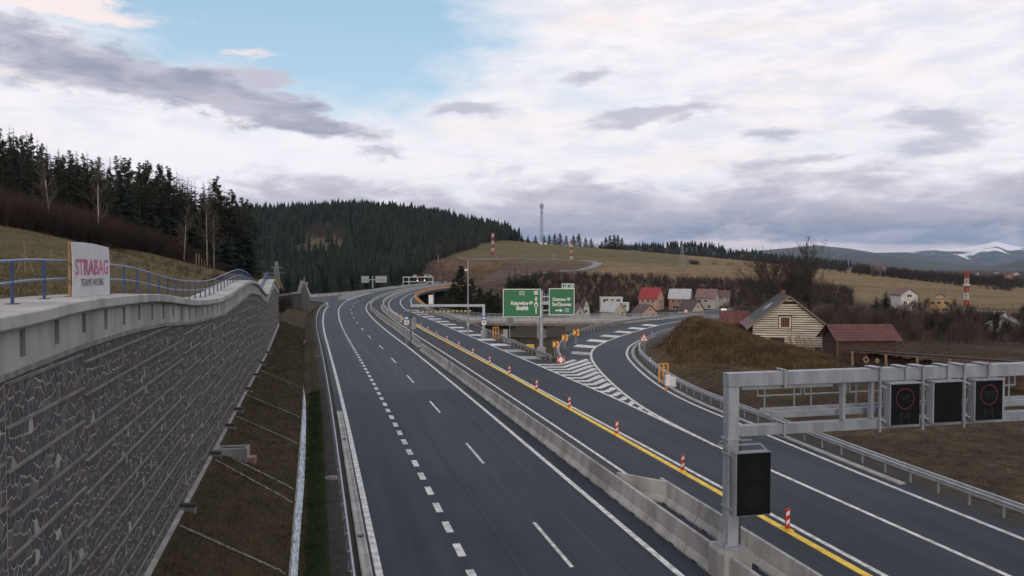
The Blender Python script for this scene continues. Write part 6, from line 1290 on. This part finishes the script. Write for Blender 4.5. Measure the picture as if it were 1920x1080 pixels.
# -- mid-distance wooded hill
lim = lambda D: float(np.interp(D, [430, 480, 560, 640, 720, 800, 900, 1000], [772, 785, 832, 862, 905, 948, 965, 990]))
FAR = [spruce_far(s_, 15, 2.7) for s_ in range(60, 66)]
cand = []
for _ in range(9000):
    D = math.sqrt(rt.uniform(425 ** 2, 960 ** 2)); x = rt.uniform(380, 1000)
    if x > lim(D) - rt.random() ** 2 * 10: continue
    if 575 < D < 745 and float(np.interp(D, [575, 745], [540, 570])) < x < float(np.interp(D, [575, 745], [655, 652])) and rt.random() < .985: continue
    cand.append((x, D))
XY = np.array([wpos(x, 498, D) for x, D in cand]); ZZ = ground_z(XY[:, 0], XY[:, 1]); keep = poly_dist(XY[:, 0], XY[:, 1], poly[::3]) > 6; XY, ZZ = XY[keep], ZZ[keep]; DD = np.hypot(XY[:, 0], XY[:, 1])
far_me = [pm_('crown', f_, M_farwood) for f_ in FAR]; ftr = MB().tube((0, 0, -1), (0, 0, 9), .28, .12, n=5, caps=False).mesh('trunk', M_bark)
order = np.argsort(DD)[:110]; rest_ = np.setdiff1d(np.arange(len(DD)), order)
for i in order:
    o = thing('spruce_tree', 'dark spruce in the front rank of the wooded hill behind the viaduct', 'tree', (XY[i, 0], XY[i, 1], ZZ[i] - .3), rt.uniform(0, 6), 'front spruces of the wooded hill'); s_ = rt.uniform(.75, 1.2); o.scale = (s_, s_, s_); link('crown', far_me[rt.randrange(6)], o); link('trunk', ftr, o)
sc = RNG.uniform(.6, 1.2, len(rest_)); low_ = (DD[rest_] > 470) & (DD[rest_] < 560) & (XY[rest_][:, 0] < 130); sc[low_] *= .8; stuff('spruce_wood', 'dark spruce forest covering the hill beyond the viaduct', 'forest', FAR, np.c_[XY[rest_], ZZ[rest_] - .3], np.c_[sc * RNG.uniform(.8, 1.5, len(sc)), sc * RNG.uniform(.8, 1.5, len(sc)), sc * RNG.uniform(.7, 1.25, len(sc))], M_farwood)
P, S = [], []
for _ in range(150): x, D = rt.uniform(560, 960), rt.uniform(640, 800); p = wpos(x, 498, D); P.append((*p, gz(*p))); S.append(rt.uniform(2.2, 3.6))
P, S = [], []
for _ in range(420):
    D = rt.uniform(500, 800); x = lim(D) + rt.uniform(-30, 4) if rt.random() < .7 else rt.uniform(560, 660); D = D if x > 700 else rt.uniform(690, 740); p = wpos(x, 498, D); P.append((*p, gz(*p))); S.append(rt.uniform(2.4, 4.0))
stuff('bare_fringe', 'pale leafless trees along the edge of the spruce hill and clearing', 'trees', [brush(s_, 3, 6, .03, .25) for s_ in (70, 71, 72)], P, S, folm('grey_twigs', (.085, .07, .06), (.05, .042, .038)))
# -- conifers by the bridge
for x, yt, D, kind, wd, lab in ((864, 497, 232, 'p', 1.15, 'large dark pine beside the orange viaduct parapet'), (850, 528, 226, 'p', 1.2, 'lower dark pine leaning over the orange parapet'), (884, 520, 238, 'p', 1.1, 'dark pine just right of the tall camera mast'), (905, 540, 245, 's', 1.3, 'young spruce below the far bridge end'), (895, 556, 228, 'p', 1.3, 'bushy dark pine behind the height gauge'), (925, 552, 240, 'p', 1.3, 'bushy dark pine left of the green sign boards'), (945, 545, 255, 's', 1.4, 'spruce behind the left edge of the green boards'), (835, 545, 250, 'p', 1.1, 'small pine under the viaduct'),
                              (955, 506, 325, 's', 1.25, 'tall spruce at the viaduct end of the clump above the green board'), (966, 502, 328, 's', 1.2, 'tall spruce, second in the tight clump above the green board'), (976, 505, 326, 's', 1.2, 'tall spruce in the middle of the clump above the green board'), (986, 501, 330, 's', 1.2, 'tallest spruce in the clump above the green board'), (997, 504, 327, 's', 1.25, 'tall spruce next to the shorter one ending the clump'), (1006, 512, 325, 's', 1.3, 'shorter spruce ending the clump above the green board'),
                              (1644, 552, 300, 's', 1.5, 'dark garden spruce, shorter of the pair near the white house'), (1662, 541, 305, 's', 1.4, 'dark garden spruce, taller of the pair near the white house'), (1717, 557, 272, 's', 1.5, 'dark conifer right of the tall white house'), (1110, 570, 305, 'p', 1.3, 'dark evergreen between the grey gabled houses and cream cottage'), (1183, 572, 300, 's', 1.5, 'dark evergreen left of the pink cottage')):
    p = wpos(x, 498, D); z = gz(*p); h = CAM_H - (yt - 498) * D / FPX - z; tree(kind, (*p, z - .2), max(4, h), lab, None, wd * (1.55 if h > 10 else 1.7), rt.randrange(3))
for i in range(22):
    x, D = 950 + 2.7 * i + rt.uniform(-2, 2), 318 + rt.uniform(0, 22); yt = 503 + rt.uniform(0, 14) + abs(i - 11) * .6; p = wpos(x, 498, D); z = gz(*p)
    tree('s', (*p, z - .2), CAM_H - (yt - 498) * D / FPX - z, 'dark spruce filling the tight clump above the left green board', 'spruces of the tight clump above the green board', 1.7, rt.randrange(3))
for x, yt, D in ((900, 538, 236), (912, 545, 242), (920, 540, 250), (932, 548, 246), (872, 530, 228), (842, 540, 236)):
    p = wpos(x, 498, D); z = gz(*p); tree('p', (*p, z - .2), CAM_H - (yt - 498) * D / FPX - z, 'dark dense evergreen in the hollow between viaduct and green sign', 'evergreens in the hollow beside the viaduct', 1.7, rt.randrange(3))
# -- skyline pines on the green hill
for x, yt, D in ((1136, 444, 830), (1144, 441, 835), (1151, 440, 840), (1158, 441, 838), (1166, 446, 842), (1128, 452, 845), (1085, 438, 850), (1075, 441, 852), (1062, 442, 848), (1050, 437, 850), (1040, 438, 846), (1030, 440, 852), (1098, 445, 850), (1108, 447, 846), (1020, 441, 848), (1004, 441, 850), (990, 439, 846), (978, 436, 850), (968, 434, 846), (958, 430, 842), (948, 432, 845), (938, 428, 848)):
    p = wpos(x, 498, D); z = gz(*p); h = max(5, CAM_H - (yt - 498) * D / FPX - z); tree('p' if x > 1000 else 's', (*p, z - .5), h * 1.05, 'dark ' + ('pine' if x > 1000 else 'spruce') + ' on the skyline of the green hill ' + ('right of' if x > 1016 else 'left of') + ' the radio mast', 'skyline conifers on the green hill', 1.7, rt.randrange(3))
# -- brush belts in the valley and thicket on the right
BR2 = [brush(s_, 3.2, 12, .045, .6) for s_ in range(80, 86)]; BR3 = [brush(s_, 3.2, 14, .02, .45) for s_ in range(90, 96)]
P, S = [], []
for _ in range(2600):
    x = rt.uniform(1000, 1600); D = rt.uniform(338, float(np.interp(x, [1000, 1200, 1400, 1600], [450, 445, 440, 425])))
    if rt.random() < .25 and D < 400: continue
    p = wpos(x, 498, D); P.append((*p, 0)); S.append(rt.uniform(.6, 1.5))
for _ in range(350): x = rt.uniform(870, 1040); p = wpos(x, 498, rt.uniform(260, 420)); P.append((*p, 0)); S.append(rt.uniform(.6, 1.4))
for _ in range(500): x = rt.uniform(1100, 1900); p = wpos(x, 498, float(np.interp(x, [1100, 1200, 1500, 1700, 1900], [815, 800, 640, 600, 560])) + rt.uniform(0, 80)); P.append((*p, 0)); S.append(rt.uniform(.8, 2.2))
for x, D in [(rt.gauss(1300, 4) if i % 3 else rt.uniform(1290, 1372), rt.gauss(590, 3)) for i in range(26)] + [(rt.uniform(1600, 1920), rt.uniform(600, 800)) for _ in range(500)] + [(rt.uniform(1540, 1920), rt.uniform(900, 2000)) for _ in range(500)]: p = wpos(x, 498, D); P.append((*p, 0)); S.append(rt.uniform(.8, 1.4) * (1 if D < 620 else 2.2))
P = np.array(P); P[:, 2] = ground_z(P[:, 0], P[:, 1]) - .2
stuff('valley_scrub', 'dark leafless scrub covering the valley slope behind the houses', 'scrub', BR2, P, S, M_brush2)
P, S = [], []
for _ in range(1700): x = rt.uniform(1545, 1990); D = rt.uniform(108, 235); p = wpos(x, 498, D); P.append((*p, 0)); S.append((.3 + 1.1 * rt.random() ** 1.6) * (1 if D < 150 else .75))
for _ in range(260): x = rt.uniform(1380, 1560); D = rt.uniform(112, 250); p = wpos(x, 498, D); P.append((*p, 0)); S.append(rt.uniform(.6, 1.2))
P = np.array(P); P[:, 2] = ground_z(P[:, 0], P[:, 1]) - .2
S = np.array(S); hf = RNG.random(len(P)) < .6
stuff('thicket', 'tangled leafless dark thicket behind the shed and shelter', 'thicket', BR3, P[hf], S[hf], M_brush2)
stuff('pale_thicket', 'greyer leafless bushes mixed into the thicket behind the shelter', 'thicket', BR3, P[~hf], S[~hf] * 1.1, folm('grey_brush', (.082, .062, .052), (.046, .036, .031), .12))
# -- single bare trees
for x, D, y0, lab, sd_, r_ in ((1487, 103, 462, 'large bare tree with spreading fine branches behind the barn, lower of two', 101, .28), (1527, 106, 456, 'large bare tree with spreading fine branches behind the barn, taller of two', 102, .3)):
    p = wpos(x, 498, D); z = gz(*p); h = CAM_H - (y0 - 498) * D / FPX - z; bare_tree((*p, z), h * 1.0, lab, sd_, M_bark, M_twig, 'bare_tree', None, spread=.5, levels=6, r0=r_, kids=2, up=.4, wmin=.011)
for i, (x, D, y0) in enumerate(((1585, 135, 560), (1610, 150, 572), (1805, 125, 560), (1835, 122, 570), (1852, 130, 585), (1760, 140, 585), (1905, 130, 575), (1680, 160, 585), (1730, 240, 545), (1790, 250, 548), (1420, 120, 575), (1395, 112, 570), (1560, 125, 545), (1640, 118, 590), (1660, 140, 580), (1700, 130, 600), (1745, 118, 592), (1775, 112, 575), (1820, 140, 560), (1868, 118, 570), (1890, 112, 590), (1915, 150, 560))):
    p = wpos(x, 498, D); z = gz(*p); h = max(4, CAM_H - (y0 - 498) * D / FPX - z); bare_tree((*p, z), h * .9, 'slim leafless tree rising from the dark thicket behind barn and shelter', 110 + i, M_bark, M_twig, 'bare_tree', 'slim bare trees of the thicket', spread=.4, levels=4, r0=.11, kids=3, up=.5, wmin=.011)
# -- dry grass: the mound and verges
BL = [blades(s_, 10, .42, .03) for s_ in range(120, 126)]; BS = [blades(s_, 8, .16, .012) for s_ in range(130, 136)]
P, S = [], []
while len(P) < 7000:
    mx, my, h, w = MOUND[rt.randrange(len(MOUND))]; a, d = rt.uniform(0, 6.28), w * 1.15 * math.sqrt(rt.random()); P.append((mx + d * math.cos(a), my + d * math.sin(a), 0)); S.append(rt.uniform(.5, 1.4))
P = np.array(P); dd = poly_dist(P[:, 0], P[:, 1], poly[::3]); kp = dd > 3.5; P = P[kp]; S = np.array(S)[kp]; P[:, 2] = ground_z(P[:, 0], P[:, 1])
stuff('mound_grass', 'long dry brown grass covering the mound beside the exit ramp', 'grass', BL, P, S, M_straw)
P = []
while len(P) < 26000:
    s_ = rt.random(); x, y_ = rt.uniform(30, 85), rt.uniform(16, 100); P.append((x, y_, 0))
for _ in range(5000): P.append((rt.uniform(27.5, 60), rt.uniform(86, 165), 0))
P = np.array(P); dd = poly_dist(P[:, 0], P[:, 1], poly[::3]); P = P[dd > 3.0]; P[:, 2] = ground_z(P[:, 0], P[:, 1]); S = RNG.uniform(.5, 1.9, len(P))
stuff('field_grass', 'short dry grass on the slope beyond the right guardrail', 'grass', BS, P, S, M_turf)
P = []
for _ in range(14000): s_ = rt.uniform(sY(24), sY(150)); o_ = rt.uniform(-18.4, -14.2); q = A.at(s_, o_); P.append((q[0], q[1], slope_z(o_)))
P = np.array(P); stuff('slope_grass', 'short brown grass on the slope between wall and drainage channel', 'grass', BS, P, RNG.uniform(.4, 1.2, len(P)), M_turf)
P = []
for _ in range(6000): s_ = rt.uniform(sY(24), sY(74)); o_ = rt.gauss(-13.05, .3); q = A.at(s_, o_); P.append((q[0], q[1], float(np.interp(-o_, [12.6, 13.2, 13.62], [-.09, -.2, -.46]))))
P = np.array(P); stuff('green_grass', 'strip of green grass between drainage channel and gravel shoulder', 'grass', BS, P, RNG.uniform(.4, 1.1, len(P)), folm('green_blades', (.034, .055, .017), (.02, .034, .011), .6))
P = []
for _ in range(9000): x = rt.uniform(-120, 420); D = rt.uniform(20, float(np.interp(x, [-100, 0, 200, 330, 420], [68, 72, 92, 117, 152]))); p = wpos(x, 498, D); P.append((*p, 0)) if p[0] < -7.3 else None
P = np.array(P); P[:, 2] = hill_z(P[:, 0], P[:, 1]); stuff('meadow_grass', 'dry yellow brown meadow grass on the hillside above the wall', 'grass', BS, P, RNG.uniform(.4, 1.2, len(P)), folm('meadow_blades', (.11, .086, .038), (.075, .06, .03), .4))
# ------------------------------------------------------------------ far hills
def ridge(name, pts, D, depth, m, trees=None, base=-12.0, amp=0.0):
    xs = np.arange(pts[0][0], pts[-1][0] + 1, 4.0); ys = np.interp(xs, [p[0] for p in pts], [p[1] for p in pts]); us = np.linspace(-1, 1, 25); V = []
    for i, (x, y_) in enumerate(zip(xs, ys)):
        zc = CAM_H - (y_ - 498) * D / FPX
        for u in us:
            DD_ = D + u * depth; p = wpos(x, 498, DD_); prof = math.cos(u * math.pi / 2) ** 1.4; n_ = amp * math.sin(x * .11 + u * 5) * math.sin(x * .043 - u * 3) * (1 - prof) ; V.append((p[0], p[1], base + (zc - base) * prof + n_ * (zc - base)))
    i = np.arange(len(V)).reshape(len(xs), len(us)); F = np.stack([i[:-1, :-1], i[1:, :-1], i[1:, 1:], i[:-1, 1:]], -1).reshape(-1, 4); V = np.array(V); o = setp(link(name, npmesh(name, V, F[:, ::-1], m, True)), kind='structure'); return V
M_hillw = mat('wooded_hill', (.03, .036, .028), .95, .35, .004, color2=(.016, .022, .02), detail=8); M_hillb = mat('mixed_hill', (.05, .05, .035), .95, .4, .0016, color2=(.02, .027, .022), detail=9)
sm_ = bpy.data.materials.new('snowy_hill'); sm_.use_nodes = True; t = sm_.node_tree; b = t.nodes['Principled BSDF']; b.inputs['Roughness'].default_value = .9; pos = t.nodes.new('ShaderNodeNewGeometry').outputs['Position']; sp = t.nodes.new('ShaderNodeSeparateXYZ'); t.links.new(pos, sp.inputs[0]); hh = E(t, sp.outputs[2])
nz = noise(t, pos, .0022, 8, .62, .6); snow = ((hh - 172) / 95 + (nz - .5) * 6.5).ss(.15, .6); c = mixc(t, snow, mixc(t, noise(t, pos, .003, 6).ss(.4, .6), (.02, .027, .025), (.05, .05, .04)), (.72, .72, .74)); t.links.new(c, b.inputs['Base Color'])
V1 = ridge('wooded_hill', [(1070, 482), (1150, 471), (1190, 467), (1290, 463), (1330, 466), (1362, 478), (1400, 477), (1440, 486), (1480, 491), (1580, 500)], 1500, 420, M_hillw)
zt_ = V1[:, 2]; sel = RNG.integers(0, len(V1), 2600); Pj = V1[sel] + RNG.normal(0, 9, (2600, 3)) * np.array([1, 1, 0]); kp = zt_[sel] > -2; Pj = Pj[kp]
stuff('far_wood', 'dark wooded ridge beyond the brown field', 'forest', FAR[:3], Pj - np.array([0, 0, 2]), RNG.uniform(.7, 1.15, len(Pj)), M_farwood)
ridge('forest_hill', [(1500, 497), (1540, 486), (1600, 473), (1650, 478), (1720, 487), (1800, 495), (1850, 499)], 4000, 900, M_hillw)
ridge('dark_hill', [(1845, 501), (1880, 495), (1920, 487), (2000, 480), (2200, 470)], 3200, 700, M_hillw)
ridge('far_hill', [(1330, 486), (1400, 472), (1480, 465), (1530, 460), (1590, 466), (1640, 474), (1700, 473), (1760, 485), (1840, 490), (1900, 497)], 7000, 1800, M_hillb, amp=.12)
ridge('snowy_mountain', [(1640, 492), (1690, 476), (1745, 466), (1790, 465), (1820, 463), (1850, 457), (1865, 453), (1890, 459), (1920, 465), (2000, 462), (2100, 470), (2300, 460)], 10500, 2600, sm_, amp=.15)
# ------------------------------------------------------------------ air
hm = bpy.data.materials.new('haze'); hm.use_nodes = True; t = hm.node_tree; t.nodes.clear(); pv_ = t.nodes.new('ShaderNodeVolumePrincipled'); ou = t.nodes.new('ShaderNodeOutputMaterial'); t.links.new(pv_.outputs[0], ou.inputs['Volume'])
pv_.inputs['Color'].default_value = (0.42, 0.64, 1.0, 1); pv_.inputs['Density'].default_value = 0.00003
hz_ = MB().bx(-16000, 16000, -9000, 16000, -40, 460).build('haze', hm); setp(hz_, 'thin blue evening haze over the whole valley', 'haze', None, 'stuff')
